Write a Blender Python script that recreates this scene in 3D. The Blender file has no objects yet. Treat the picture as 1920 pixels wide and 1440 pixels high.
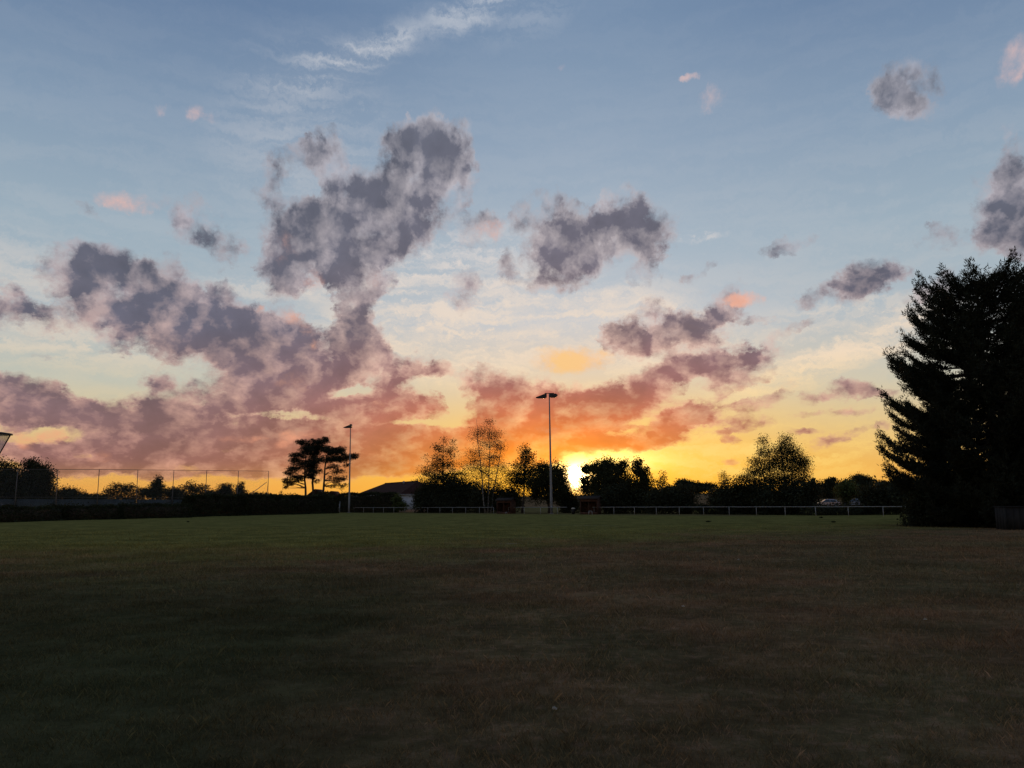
import bpy, math, random
import numpy as np
from mathutils import Vector, Matrix

random.seed(7)
rng = np.random.default_rng(7)
S = bpy.context.scene
COL = S.collection
R_ = math.radians

# ------------------------------------------------------------------ camera
F = 1498.0                      # focal length in photo pixels (1920 wide)
CAM_H = 1.5
PITCH, ROLL = 8.57, 0.34
CAMR = Matrix.Rotation(R_(90 + PITCH), 3, 'X') @ Matrix.Rotation(R_(-ROLL), 3, 'Z')
cam_d = bpy.data.cameras.new('camera')
cam_d.sensor_width = 36.0
cam_d.lens = 36.0 * F / 1920.0
cam_d.clip_start = 0.05
cam_d.clip_end = 20000
cam = bpy.data.objects.new('camera', cam_d)
COL.objects.link(cam)
cam.matrix_world = Matrix.Translation((0, 0, CAM_H)) @ CAMR.to_4x4()
S.camera = cam


def ray(px, py):
    return CAMR @ Vector(((px - 960) / F, -(py - 720) / F, -1.0))


def at(px, py, Y):
    """point seen at a pixel, at horizontal depth Y"""
    d = ray(px, py)
    t = Y / d.y
    return Vector((d.x * t, Y, CAM_H + d.z * t))


def azel(px, py):
    d = ray(px, py).normalized()
    return math.degrees(math.atan2(d.x, d.y)), math.degrees(math.asin(d.z))


# ------------------------------------------------------------------ view
S.view_settings.view_transform = 'Standard'
S.view_settings.look = 'None'
S.view_settings.exposure = 0.0
S.view_settings.gamma = 1.0
S.view_settings.use_curve_mapping = False
S.render.engine = 'CYCLES'
S.cycles.use_denoising = True
S.cycles.max_bounces = 5
S.cycles.transparent_max_bounces = 8

SUN_AZ, SUN_EL = azel(1082, 893)


def lin(c):
    return tuple(((v / 255.0) / 12.92 if v / 255.0 <= 0.04045 else ((v / 255.0 + 0.055) / 1.055) ** 2.4) for v in c)


# ------------------------------------------------------------------ node helper
class NT:
    def __init__(self, tree):
        self.t = tree

    def n(self, typ, **kw):
        nd = self.t.nodes.new(typ)
        for k, v in kw.items():
            setattr(nd, k, v)
        return nd

    def put(self, sock, v):
        if v is None:
            return
        if hasattr(v, 'is_linked') or isinstance(v, bpy.types.NodeSocket):
            self.t.links.new(v, sock)
        else:
            sock.default_value = v

    def m(self, op, a, b=None, c=None, clamp=False):
        nd = self.n('ShaderNodeMath', operation=op, use_clamp=clamp)
        self.put(nd.inputs[0], a)
        self.put(nd.inputs[1], b)
        self.put(nd.inputs[2], c)
        return nd.outputs[0]

    def v(self, op, a, b=None, scale=None):
        nd = self.n('ShaderNodeVectorMath', operation=op)
        self.put(nd.inputs[0], a)
        self.put(nd.inputs[1], b)
        if scale is not None:
            self.put(nd.inputs['Scale'], scale)
        return nd.outputs['Value'] if op in ('LENGTH', 'DISTANCE', 'DOT_PRODUCT') else nd.outputs['Vector']

    def noise(self, vec, scale, detail=6, rough=0.55, dist=0.0, lac=2.0):
        nd = self.n('ShaderNodeTexNoise')
        self.put(nd.inputs['Vector'], vec)
        nd.inputs['Scale'].default_value = scale
        nd.inputs['Detail'].default_value = detail
        nd.inputs['Roughness'].default_value = rough
        nd.inputs['Lacunarity'].default_value = lac
        nd.inputs['Distortion'].default_value = dist
        return nd

    def smooth(self, x, lo, hi, a=0.0, b=1.0):
        nd = self.n('ShaderNodeMapRange', interpolation_type='SMOOTHSTEP')
        self.put(nd.inputs[0], x)
        for i, q in enumerate((lo, hi, a, b)):
            self.put(nd.inputs[i + 1], q)
        return nd.outputs[0]

    def mix(self, f, a, b, blend='MIX'):
        nd = self.n('ShaderNodeMix', data_type='RGBA', blend_type=blend)
        nd.clamp_factor = True
        self.put(nd.inputs[0], f)
        for s, q in ((nd.inputs[6], a), (nd.inputs[7], b)):
            if isinstance(q, tuple):
                s.default_value = (*q[:3], 1)
            else:
                self.put(s, q)
        return nd.outputs[2]

    def ramp(self, x, stops, lo, hi):
        f = self.m('DIVIDE', self.m('SUBTRACT', x, lo), hi - lo, clamp=True)
        nd = self.n('ShaderNodeValToRGB')
        cr = nd.color_ramp
        cr.interpolation = 'EASE' if False else 'LINEAR'
        while len(cr.elements) < len(stops):
            cr.elements.new(0.5)
        for e, (p, c) in zip(cr.elements, stops):
            e.position = (p - lo) / (hi - lo)
            e.color = (*lin(c), 1)
        self.put(nd.inputs[0], f)
        return nd.outputs[0]


# ------------------------------------------------------------------ sky (world)
W = bpy.data.worlds.new('World')
S.world = W
W.use_nodes = True
W.node_tree.nodes.clear()


def blob_params(px, py, rx, ry, ang=0.0):
    """ellipse given in photo pixels -> centre, rotation and radii in azimuth/elevation degrees"""
    c = np.array(azel(px, py))
    J = np.stack([(np.array(azel(px + 1, py)) - c), (np.array(azel(px, py + 1)) - c)], 1)
    a = math.radians(-ang)
    M = J @ np.array([[math.cos(a), -math.sin(a)], [math.sin(a), math.cos(a)]]) @ np.diag([rx, ry])
    U, s, _ = np.linalg.svd(M)
    return c, math.atan2(U[1, 0], U[0, 0]), s


DARK = [  # px, py, rx, ry, angle(ccw), amount
    # tall ragged cloud above the pines
    (795, 320, 88, 105, 10, 1.1), (700, 400, 120, 90, 0, 1.1), (640, 445, 120, 70, 0, 1.0), (545, 440, 75, 75, 0, .8),
    (520, 495, 50, 60, 0, .75), (785, 262, 85, 45, 10, .8), (560, 290, 70, 36, 20, .68), (505, 335, 32, 60, 0, .6),
    (615, 300, 42, 66, 25, .7), (885, 430, 60, 45, 0, .55), (640, 495, 85, 35, 0, .7), (545, 530, 45, 35, 0, .6), (730, 430, 80, 80, 0, .5),
    (850, 270, 40, 90, 0, .5),
    # column under it
    (655, 555, 75, 60, 0, .75), (645, 615, 58, 56, 0, .8), (690, 645, 72, 50, 0, .9), (725, 690, 78, 42, 0, .95), (800, 690, 50, 28, 0, .45),
    (720, 535, 40, 25, 0, .45),
    # dark blue-grey cloud on the left
    (150, 510, 75, 55, 0, 1.0), (215, 535, 85, 70, 0, 1.1), (300, 545, 75, 75, 0, 1.1), (240, 605, 105, 45, 0, .8),
    (345, 600, 70, 60, 0, 1.0), (125, 590, 70, 32, 0, .7), (320, 640, 60, 38, 0, .8), (400, 545, 45, 28, 0, .5),
    # big rose cloud
    (440, 620, 105, 70, 0, 1.1), (510, 640, 100, 78, 0, 1.1), (550, 695, 95, 72, 0, 1.1), (505, 735, 150, 42, 0, 1.1),
    (440, 690, 80, 58, 0, 1.0), (590, 655, 55, 55, 0, .7), (640, 700, 60, 35, 0, .8), (330, 725, 60, 30, 0, .6),
    # wisps
    (370, 430, 60, 64, -40, .68), (412, 470, 44, 56, -30, .66), (335, 390, 50, 26, -30, .42), (180, 400, 45, 17, -25, .4),
    (95, 680, 45, 11, -20, .42), (215, 665, 40, 28, -20, .5), (320, 665, 60, 40, 0, .5), (290, 715, 48, 32, 0, .85),
    (10, 580, 45, 55, -30, .85), (65, 572, 40, 22, 0, .45), (15, 535, 30, 22, 0, .4), (55, 605, 40, 26, -30, .45),
    (180, 750, 40, 15, 0, .45),
    # low banks on the left
    (40, 745, 130, 52, 0, 1.1), (120, 770, 70, 42, 0, .9), (250, 800, 150, 62, 0, 1.1), (20, 790, 60, 35, 0, .8),
    (400, 800, 170, 62, 0, 1.1), (550, 800, 170, 62, 0, 1.1), (300, 850, 270, 46, 0, 1.1), (610, 850, 290, 52, 0, 1.1),
    (490, 882, 330, 17, 0, .9), (760, 845, 160, 48, 0, 1.0), (705, 765, 75, 40, 0, .95), (745, 755, 95, 44, 0, 1.0),
    (50, 855, 110, 38, 0, .95), (140, 882, 120, 16, 0, .8), (640, 765, 60, 30, 0, .6), (200, 875, 120, 14, 0, .4), (650, 815, 110, 40, 0, .7), (860, 790, 40, 50, 0, .4), (800, 775, 40, 30, 0, .4),
    # centre right ragged cloud
    (1025, 420, 72, 72, 0, .85), (1055, 480, 80, 70, 0, .8), (1150, 402, 55, 45, 0, .8), (1205, 430, 60, 65, 0, .7),
    (1110, 450, 100, 65, 0, .95), (1215, 500, 32, 55, 0, .6), (1020, 515, 55, 35, 0, .5), (870, 548, 36, 52, 0, .52),
    (850, 695, 60, 26, 0, .52), (945, 500, 26, 32, 0, .45), (960, 530, 30, 24, 0, .4),
    # cloud right of the mast
    (1235, 622, 85, 52, 0, 1.05), (1180, 640, 52, 45, 0, .75), (1305, 608, 72, 46, 0, .95), (1362, 578, 52, 34, 20, .85),
    (1405, 600, 60, 16, 0, .4), (1350, 540, 60, 18, 10, .4), (1300, 512, 40, 14, 30, .48), (1440, 605, 40, 14, 0, .42),
    # long glowing bank towards the sun
    (950, 735, 95, 44, 0, 1.0), (1040, 765, 160, 46, 0, 1.1), (1200, 733, 175, 38, 12, 1.05), (1345, 690, 125, 40, 8, 1.05),
    (1440, 655, 62, 18, 5, .6), (1370, 655, 70, 20, 0, .6), (1120, 795, 230, 50, 5, 1.1), (960, 805, 110, 80, 0, 1.1), (1000, 838, 190, 30, 5, .9),
    (1270, 792, 90, 26, 22, .8), (1315, 768, 105, 26, 15, .75), (1430, 757, 60, 18, 20, .55), (1385, 795, 75, 16, 5, .5),
    (880, 860, 150, 26, 0, .8), (1150, 835, 120, 14, 5, .6), (1240, 815, 60, 16, 5, .6),
    # clear gaps
    (590, 560, 34, 44, 0, -.8), (604, 655, 12, 40, 10, -.6), (662, 735, 56, 15, 0, -.9), (560, 782, 130, 8, 0, -.6), (385, 500, 40, 50, 20, -.5), (760, 640, 40, 30, 0, -.5), (150, 690, 80, 40, 0, -.6), (850, 835, 50, 8, 4, -.5), (730, 800, 60, 7, 5, -.5),
    (680, 765, 34, 24, 0, -.9), (800, 735, 70, 22, 0, -.7), (120, 812, 60, 18, 0, -.8), (45, 822, 34, 16, 0, -.7), (230, 700, 130, 34, -5, -.6), (400, 715, 40, 30, 0, -.5),
    (600, 585, 30, 34, 0, -.6), (860, 770, 40, 34, 0, -.6), (470, 780, 150, 7, 0, -.55), (830, 800, 60, 9, 5, -.5), (190, 735, 60, 22, 0, -.6), (760, 580, 60, 50, 0, -.5),
    (1180, 470, 30, 40, 0, -.4), (1240, 790, 80, 9, 8, -.7), (1180, 812, 70, 7, 5, -.5), (1330, 800, 70, 8, 8, -.5), (1400, 735, 90, 10, 18, -.6), (230, 575, 26, 40, 20, -.4),
    # right hand clouds
    (1640, 515, 85, 36, 28, .85), (1600, 542, 70, 38, 15, .7), (1690, 505, 36, 22, 0, .5), (1735, 535, 80, 22, 20, .5),
    (1768, 450, 44, 26, 0, .55), (1485, 455, 62, 18, 15, .45), (1530, 545, 45, 18, 25, .4), (1500, 610, 70, 14, 15, .4),
    (1905, 340, 55, 70, 0, .9), (1895, 420, 85, 65, 0, 1.0), (1850, 450, 60, 40, 20, .6), (1840, 350, 40, 26, 0, .4),
    (1700, 155, 66, 60, 0, .72), (1660, 165, 36, 40, 40, .42), (1705, 195, 40, 30, 0, .5),
    (1595, 732, 95, 19, 8, .75), (1570, 772, 85, 10, 6, .5), (1580, 820, 68, 15, 14, .8), (1650, 800, 28, 10, 0, .5), (1530, 745, 40, 12, 10, .45),
    (1370, 865, 20, 8, 5, .6), (1380, 823, 22, 9, 5, .55), (1365, 810, 22, 7, 5, .5), (1510, 812, 40, 8, 5, .4),
]
PUFF = [  # sunlit pink and peach scraps
    (240, 376, 58, 20, -8, .9), (290, 206, 30, 15, 0, .55), (372, 213, 18, 16, 40, .45), (407, 221, 18, 13, -30, .5),
    (1330, 187, 20, 28, -25, .75), (1293, 145, 16, 8, 0, .7), (1102, 148, 14, 6, 20, .6), (1058, 126, 14, 9, 0, .35),
    (1908, 105, 26, 60, -25, .7), (1885, 270, 18, 36, 0, .35), (1065, 676, 72, 26, 0, 1.0), (1404, 563, 28, 18, 0, .95), (1375, 567, 22, 14, 0, .6),
    (562, 606, 26, 18, -20, .75), (572, 522, 30, 22, 0, .5), (690, 520, 24, 20, 0, .5), (870, 666, 16, 12, 0, .6),
    (918, 436, 34, 20, 0, .6), (500, 575, 22, 8, -10, .6), (590, 640, 12, 16, 0, .5), (535, 470, 30, 30, 0, .35),
    (450, 822, 40, 8, 0, .5), (535, 815, 60, 10, 5, .6), (535, 832, 22, 10, 10, .6), (700, 760, 30, 6, 0, .4), (160, 850, 70, 16, -20, .5),
    (45, 825, 34, 16, -30, .6), (95, 815, 40, 12, 0, .5), (540, 720, 70, 40, 0, .25), (1190, 795, 60, 9, 6, .5), (1030, 810, 40, 8, 0, .4), (1300, 790, 60, 10, 5, .4), (1420, 715, 110, 8, 22, .35), (1600, 765, 60, 8, 8, .4), (1500, 712, 40, 14, 20, .3), (1540, 728, 30, 14, 20, .5),
]
CIRR = [  # thin high ice cloud
    (650, 115, 110, 34, 22, .34), (705, 92, 70, 20, 15, .34), (800, 55, 150, 34, 20, .26), (905, 14, 80, 28, 20, .5), (1000, 20, 80, 40, 30, .3),
    (570, 240, 120, 130, 50, .32), (850, 560, 190, 110, 0, .75), (980, 620, 250, 80, 5, .95), (1100, 640, 200, 60, 8, .9), (780, 500, 110, 60, 0, .5),
    (1000, 700, 220, 30, 3, .8), (1290, 447, 60, 7, 3, .7), (1530, 690, 170, 22, 20, .8), (1640, 600, 190, 40, 6, .5), (1600, 655, 170, 14, 0, .5), (1400, 720, 120, 18, 22, .6),
    (1560, 850, 300, 40, 2, .6), (1250, 870, 200, 24, 2, .8), (60, 530, 150, 60, 0, .35), (160, 640, 200, 40, 0, .35), (500, 540, 100, 14, 0, .5), (1350, 830, 200, 30, 5, .5), (1130, 605, 140, 30, 10, .5),
]


def build_world():
    nt = NT(W.node_tree)
    tc = nt.n('ShaderNodeTexCoord').outputs['Generated']
    dirn = nt.v('NORMALIZE', tc)
    sep = nt.n('ShaderNodeSeparateXYZ')
    nt.put(sep.inputs[0], dirn)
    az = nt.m('MULTIPLY', nt.m('ARCTAN2', sep.outputs[0], sep.outputs[1]), 180 / math.pi)
    el = nt.m('MULTIPLY', nt.m('ARCSINE', sep.outputs[2]), 180 / math.pi)
    # air-perspective coordinates for the noise: features flatten and shrink near the horizon
    zc = nt.m('ADD', nt.m('MAXIMUM', sep.outputs[2], 0.0), 0.22)
    comb = nt.n('ShaderNodeCombineXYZ')
    nt.put(comb.inputs[0], nt.m('MULTIPLY', sep.outputs[0], 1.25))
    nt.put(comb.inputs[1], sep.outputs[1])
    nt.put(comb.inputs[2], nt.m('MULTIPLY', nt.m('LOGARITHM', zc, math.e), 0.62))
    P = comb.outputs[0]
    ae = nt.n('ShaderNodeCombineXYZ')
    nt.put(ae.inputs[0], az)
    nt.put(ae.inputs[1], el)
    AE = ae.outputs[0]
    # warp of the azimuth/elevation plane (ragged outlines)
    w1 = nt.v('SUBTRACT', nt.noise(P, 10.0, 7, .70).outputs['Color'], (.5, .5, .5))
    warp = nt.v('MULTIPLY', w1, (5.6, 4.2, 0))
    amp = nt.smooth(el, 0.0, 14.0, 0.4, 1.0)
    AEw = nt.v('ADD', AE, nt.v('SCALE', warp, scale=amp))
    AEs = nt.v('ADD', AE, nt.v('SCALE', warp, scale=nt.m('MULTIPLY', amp, 0.6)))

    side = nt.smooth(nt.m('ABSOLUTE', az), 36.0, 46.0)
    top = nt.smooth(el, 42.0, 52.0)
    outm = nt.m('MAXIMUM', side, top)
    cov = nt.smooth(nt.noise(P, 2.6, 3, .5).outputs['Fac'], 0.46, 0.64)
    Dout = nt.m('MULTIPLY', nt.m('MULTIPLY', cov, 0.9), outm)

    sd = Vector((math.sin(R_(SUN_AZ)) * math.cos(R_(SUN_EL)), math.cos(R_(SUN_AZ)) * math.cos(R_(SUN_EL)), math.sin(R_(SUN_EL))))
    # billow noise, sampled a second time towards the sun for the lit rims
    Pw = nt.v('ADD', P, nt.v('SCALE', w1, scale=0.03))
    nA = nt.noise(Pw, 19.0, 9, .62).outputs['Fac']
    nL = nt.noise(Pw, 17.0, 4, .55).outputs['Fac']
    tosun = nt.v('NORMALIZE', nt.v('SUBTRACT', tuple(sd), dirn))
    nB = nt.noise(nt.v('ADD', Pw, nt.v('SCALE', tosun, scale=0.016)), 17.0, 4, .55).outputs['Fac']
    emb = nt.m('MULTIPLY', nt.m('SUBTRACT', nL, nB), 3.3)

    daz = nt.m('SUBTRACT', az, SUN_AZ)
    delv = nt.m('SUBTRACT', el, SUN_EL)

    def gauss(sa, se, a0=0.0, e0=0.0):
        x = nt.m('DIVIDE', nt.m('SUBTRACT', daz, a0), sa)
        y = nt.m('DIVIDE', nt.m('SUBTRACT', delv, e0), se)
        q = nt.m('ADD', nt.m('MULTIPLY', x, x), nt.m('MULTIPLY', y, y))
        return nt.m('EXPONENT', nt.m('MULTIPLY', q, -1.0))
    wn = gauss(17.0, 60.0)

    far = nt.ramp(el, SKY_FAR, -2, 90)
    near = nt.ramp(el, SKY_NEAR, -2, 90)
    sky = nt.mix(wn, far, near)
    # physical sky underneath
    st = nt.n('ShaderNodeTexSky', sky_type='NISHITA')
    st.sun_disc = False
    st.sun_elevation = R_(SUN_EL)
    st.sun_rotation = R_(SUN_AZ)
    st.altitude = 50
    st.dust_density = 1.5
    sky = nt.mix(0.10, sky, nt.v('MULTIPLY', st.outputs[0], (.06, .06, .06)))

    # high ice cloud: streaks
    mp = nt.n('ShaderNodeMapping', vector_type='POINT')
    nt.put(mp.inputs['Vector'], nt.v('ADD', AE, nt.v('SCALE', w1, scale=3.2)))
    mp.inputs['Rotation'].default_value = (0, 0, R_(-8))
    mp.inputs['Scale'].default_value = (0.10, 0.85, 1)
    cs = nt.noise(mp.outputs[0], 1.0, 7, .62).outputs['Fac']
    ccol = nt.ramp(el, [(0, (255, 205, 90)), (5, (253, 214, 130)), (10, (244, 220, 192)), (18, (222, 214, 210)), (40, (192, 202, 214))], 0, 40)

    # light of the low sun in the clear gap
    glow = nt.v('ADD', nt.v('ADD', nt.v('SCALE', (1.15, 0.84, 0.26), scale=gauss(3.9, .85, 1.2, 1.05)), nt.v('SCALE', (0.34, 0.12, 0.0), scale=gauss(8.0, 2.2, 1.2, 0.5))),
                nt.v('ADD', nt.v('SCALE', (3.0, 2.1, .9), scale=gauss(1.2, .95, 0.0, -0.02)), nt.v('SCALE', (60.0, 40.0, 18.0), scale=gauss(0.42, 0.42))))

    # cloud colours
    wc = gauss(15.0, 60.0, -2.0)
    core = nt.mix(wc, nt.ramp(el, CLOUD_FAR, -2, 60), nt.ramp(el, CLOUD_NEAR, -2, 60))
    lit = nt.mix(wc, nt.ramp(el, LIT_FAR, -2, 40), nt.ramp(el, LIT_NEAR, -2, 40))
    trans = nt.v('ADD', nt.v('SCALE', (0.40, 0.09, 0.0), scale=gauss(7.0, 2.4, 0.5, 0.8)), nt.v('SCALE', (1.2, 0.9, 0.3), scale=gauss(1.6, 1.1)))
    dk = nt.m('MULTIPLY_ADD', nt.m('MINIMUM', emb, 0.0), 0.30, 1.0)
    dk = nt.m('MULTIPLY', dk, nt.smooth(nL, 0.3, 0.7, 1.16, 0.88))
    pcol = nt.ramp(el, [(0, (250, 170, 90)), (4, (236, 160, 126)), (9, (250, 182, 140)), (15, (242, 180, 158)), (22, (232, 190, 180)), (40, (222, 196, 192))], 0, 40)
    pcol = nt.mix(gauss(5.5, 4.0, -1.2, 8.2), pcol, lin((253, 200, 126)))
    amax = nt.smooth(el, 0.5, 3.2, 0.55, 0.95)

    def prep(L, k=1.0):
        out = []
        for (x, y, rx, ry, a, am) in L:
            c, rot, s = blob_params(x, y, rx * k, ry * k, a)
            out.append((c, rot, (s[0], s[1], am)))
        return out
    ALL = {'d': prep(DARK, 1.10), 'p': prep(PUFF, 1.4), 'c': prep(CIRR, 1.6)}

    def pick(k, a0, a1, e0, e1, mg):
        r = []
        for c, rot, s in ALL[k]:
            hx = math.hypot(s[0] * math.cos(rot), s[1] * math.sin(rot)) + mg
            hy = math.hypot(s[0] * math.sin(rot), s[1] * math.cos(rot)) + mg * .7
            if c[0] + hx > a0 and c[0] - hx < a1 and c[1] + hy > e0 and c[1] - hy < e1:
                r.append((c, rot, s))
        return r

    VALS = dict(az=az, el=el, AEw=AEw, AEs=AEs, AE=AE, nA=nA, cs=cs, emb=emb, dk=dk, sky=sky, ccol=ccol, glow=glow, core=core, lit=lit, trans=trans, pcol=pcol, amax=amax, Dout=Dout)

    def region(a0, a1, e0, e1):
        """the clouds of one part of the sky as a node group"""
        gt = bpy.data.node_groups.new('sky_region', 'ShaderNodeTree')
        for k, sock in VALS.items():
            ty = {'VALUE': 'NodeSocketFloat', 'VECTOR': 'NodeSocketVector', 'RGBA': 'NodeSocketColor'}[sock.type]
            gt.interface.new_socket(name=k, in_out='INPUT', socket_type=ty)
        gt.interface.new_socket(name='sky_out', in_out='OUTPUT', socket_type='NodeSocketShader')
        g = NT(gt)
        gi = {o.name: o for o in g.n('NodeGroupInput').outputs if o.name}

        def field(blobs, coord):
            """sum of soft ellipses; blobs of one tilt share a turned frame, the sum rides along as z"""
            acc = 0.0
            tilts = {}
            for c, rot, s in blobs:
                rot = (math.degrees(rot) + 90) % 180 - 90
                if s[0] < s[1] * 1.12:
                    rot = 0
                tilts.setdefault(int(round(rot / 20.0)) * 20 % 180, []).append((c, s))
            if not tilts:
                return 0.0
            s_ = g.n('ShaderNodeSeparateXYZ')
            g.put(s_.inputs[0], coord)
            x, y = s_.outputs[0], s_.outputs[1]
            for q, lst in sorted(tilts.items()):
                ca, sa = math.cos(R_(q)), math.sin(R_(q))
                u, v = x, y
                if q:
                    u = g.m('MULTIPLY_ADD', y, sa, g.m('MULTIPLY', x, ca))
                    v = g.m('MULTIPLY_ADD', y, ca, g.m('MULTIPLY', x, -sa))
                cb_ = g.n('ShaderNodeCombineXYZ')
                g.put(cb_.inputs[0], u)
                g.put(cb_.inputs[1], v)
                g.put(cb_.inputs[2], acc)
                sv = cb_.outputs[0]
                for (c, s) in lst:
                    cu, cv = c[0] * ca + c[1] * sa, -c[0] * sa + c[1] * ca
                    nd = g.n('ShaderNodeVectorMath', operation='MULTIPLY_ADD')
                    g.put(nd.inputs[0], sv)
                    nd.inputs[1].default_value = (1 / s[0], 1 / s[1], 0)
                    nd.inputs[2].default_value = (-cu / s[0], -cv / s[1], 0)
                    d2 = g.v('DOT_PRODUCT', nd.outputs[0], nd.outputs[0])
                    f = g.m('SUBTRACT', 1.0, d2, clamp=True)
                    n2 = g.n('ShaderNodeVectorMath', operation='MULTIPLY_ADD')
                    g.put(n2.inputs[0], f)
                    n2.inputs[1].default_value = (0, 0, s[2])
                    g.put(n2.inputs[2], sv)
                    sv = n2.outputs[0]
                sz = g.n('ShaderNodeSeparateXYZ')
                g.put(sz.inputs[0], sv)
                acc = sz.outputs[2]
            return acc

        D = field(pick('d', a0, a1, e0, e1, 2.6), gi['AEw'])
        PF = field(pick('p', a0, a1, e0, e1, 1.6), gi['AEs'])
        CI = g.m('ADD', field(pick('c', a0, a1, e0, e1, 1.6), gi['AEs']), g.smooth(gi['el'], 34.0, 8.0, .16, .34))
        D = g.m('ADD', g.m('MINIMUM', D, 1.2), gi['Dout'])
        cal = g.m('MULTIPLY', g.smooth(gi['cs'], 0.36, 0.64, 0.08, 1.0), g.smooth(CI, 0.0, 1.3), clamp=True)
        sk = g.v('ADD', g.mix(g.m('MULTIPLY', cal, 0.9), gi['sky'], gi['ccol']), gi['glow'])
        Fd = g.m('MULTIPLY_ADD', g.m('SUBTRACT', gi['nA'], 0.5), 2.95, g.m('MULTIPLY', D, 1.02))
        alpha = g.m('MULTIPLY', g.smooth(Fd, 0.0, 0.95), g.smooth(D, 0.0, 0.2))
        alpha = g.m('MULTIPLY', alpha, gi['amax'])
        thick = g.smooth(Fd, 0.35, 1.55)
        lf = g.m('ADD', g.m('MULTIPLY', g.m('SUBTRACT', 1.0, thick), 0.72), gi['emb'], clamp=True)
        cc = g.v('ADD', g.v('SCALE', g.mix(lf, gi['core'], gi['lit']), scale=gi['dk']), gi['trans'])
        out = g.mix(alpha, sk, cc)
        Fp = g.m('MULTIPLY_ADD', g.m('SUBTRACT', gi['nA'], 0.5), 2.6, g.m('MINIMUM', PF, 1.1))
        pa = g.m('MULTIPLY', g.smooth(Fp, 0.2, 1.25), g.smooth(PF, 0.0, 0.5))
        pc = g.mix(g.m('MULTIPLY', g.smooth(gi['nA'], 0.62, 0.40), 0.55), gi['pcol'], gi['lit'])
        out = g.mix(g.m('MULTIPLY', pa, 0.85), out, pc)
        bg = g.n('ShaderNodeBackground')
        g.put(bg.inputs[0], out)
        bg.inputs[1].default_value = 1.0
        g.put(g.n('NodeGroupOutput').inputs[0], bg.outputs[0])
        gn = nt.n('ShaderNodeGroup')
        gn.node_tree = gt
        for k, sock in VALS.items():
            nt.put(gn.inputs[k], sock)
        return gn.outputs[0]

    def split(sock, thr, lo, hi):
        mx = nt.n('ShaderNodeMixShader')
        nt.put(mx.inputs[0], nt.m('GREATER_THAN', sock, thr))
        nt.put(mx.inputs[1], lo)
        nt.put(mx.inputs[2], hi)
        return mx.outputs[0]

    # the same sky evaluated region by region, so that each ray only visits the clouds near it
    edges = [-38, -15, -2, 12, 38]
    cols = []
    for a0, a1 in zip(edges[:-1], edges[1:]):
        cols.append(split(el, 10.0, region(a0, a1, -3, 10), region(a0, a1, 10, 48)))
    cols = [region(-181, -180, 0, 1)] + cols + [region(180, 181, 0, 1)]
    E = edges[:]

    def tree_(cs_, es_):
        if len(cs_) == 1:
            return cs_[0]
        k = len(cs_) // 2
        return split(az, es_[k - 1], tree_(cs_[:k], es_[:k - 1]), tree_(cs_[k:], es_[k:]))
    final = tree_(cols, E)
    wo = nt.n('ShaderNodeOutputWorld')
    nt.put(wo.inputs[0], final)
    print('world nodes', len(W.node_tree.nodes))


SKY_FAR = [(-2, (226, 140, 62)), (1.2, (246, 172, 84)), (2.6, (240, 184, 104)), (5, (222, 198, 150)), (8, (198, 200, 186)),
           (12, (174, 189, 198)), (18, (160, 180, 195)), (25, (136, 159, 184)), (33, (103, 129, 164)), (50, (100, 127, 166)), (90, (94, 116, 150))]
SKY_NEAR = [(-2, (250, 150, 30)), (1.2, (255, 186, 52)), (3.5, (253, 196, 70)), (6, (246, 204, 128)), (9, (228, 210, 184)), (13, (200, 206, 213)),
            (18, (172, 189, 204)), (25, (152, 172, 194)), (33, (128, 153, 182)), (50, (100, 127, 166)), (90, (94, 116, 150))]
CLOUD_FAR = [(-2, (188, 112, 84)), (2.2, (138, 93, 90)), (4.5, (130, 97, 101)), (7.5, (120, 99, 108)), (12, (98, 97, 114)), (18, (95, 97, 112)), (30, (100, 105, 119)), (60, (104, 112, 130))]
CLOUD_NEAR = [(-2, (255, 150, 30)), (2.2, (252, 146, 30)), (4.0, (240, 134, 48)), (6.2, (214, 116, 74)), (8.6, (168, 104, 96)), (12, (132, 104, 108)), (17, (110, 103, 116)), (30, (102, 105, 119)), (60, (104, 112, 130))]
LIT_FAR = [(-2, (232, 156, 118)), (4, (204, 154, 142)), (9, (200, 164, 156)), (16, (178, 168, 174)), (40, (170, 178, 192))]
LIT_NEAR = [(-2, (255, 205, 70)), (4, (255, 180, 92)), (9, (240, 190, 164)), (16, (198, 184, 184)), (40, (170, 178, 192))]


build_world()
W.cycles.sampling_method = 'MANUAL'
W.cycles.sample_map_resolution = 512

sun_d = bpy.data.lights.new('sun', 'SUN')
sun_d.energy = 0.5
sun_d.angle = R_(0.6)
sun_d.color = (1.0, 0.52, 0.22)
sun = bpy.data.objects.new('sun', sun_d)
COL.objects.link(sun)
_sd = Vector((math.sin(R_(SUN_AZ)) * math.cos(R_(SUN_EL)), math.cos(R_(SUN_AZ)) * math.cos(R_(SUN_EL)), math.sin(R_(SUN_EL))))
sun.rotation_euler = _sd.to_track_quat('Z', 'Y').to_euler()

# ------------------------------------------------------------------ materials
MATS = {}


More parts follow.
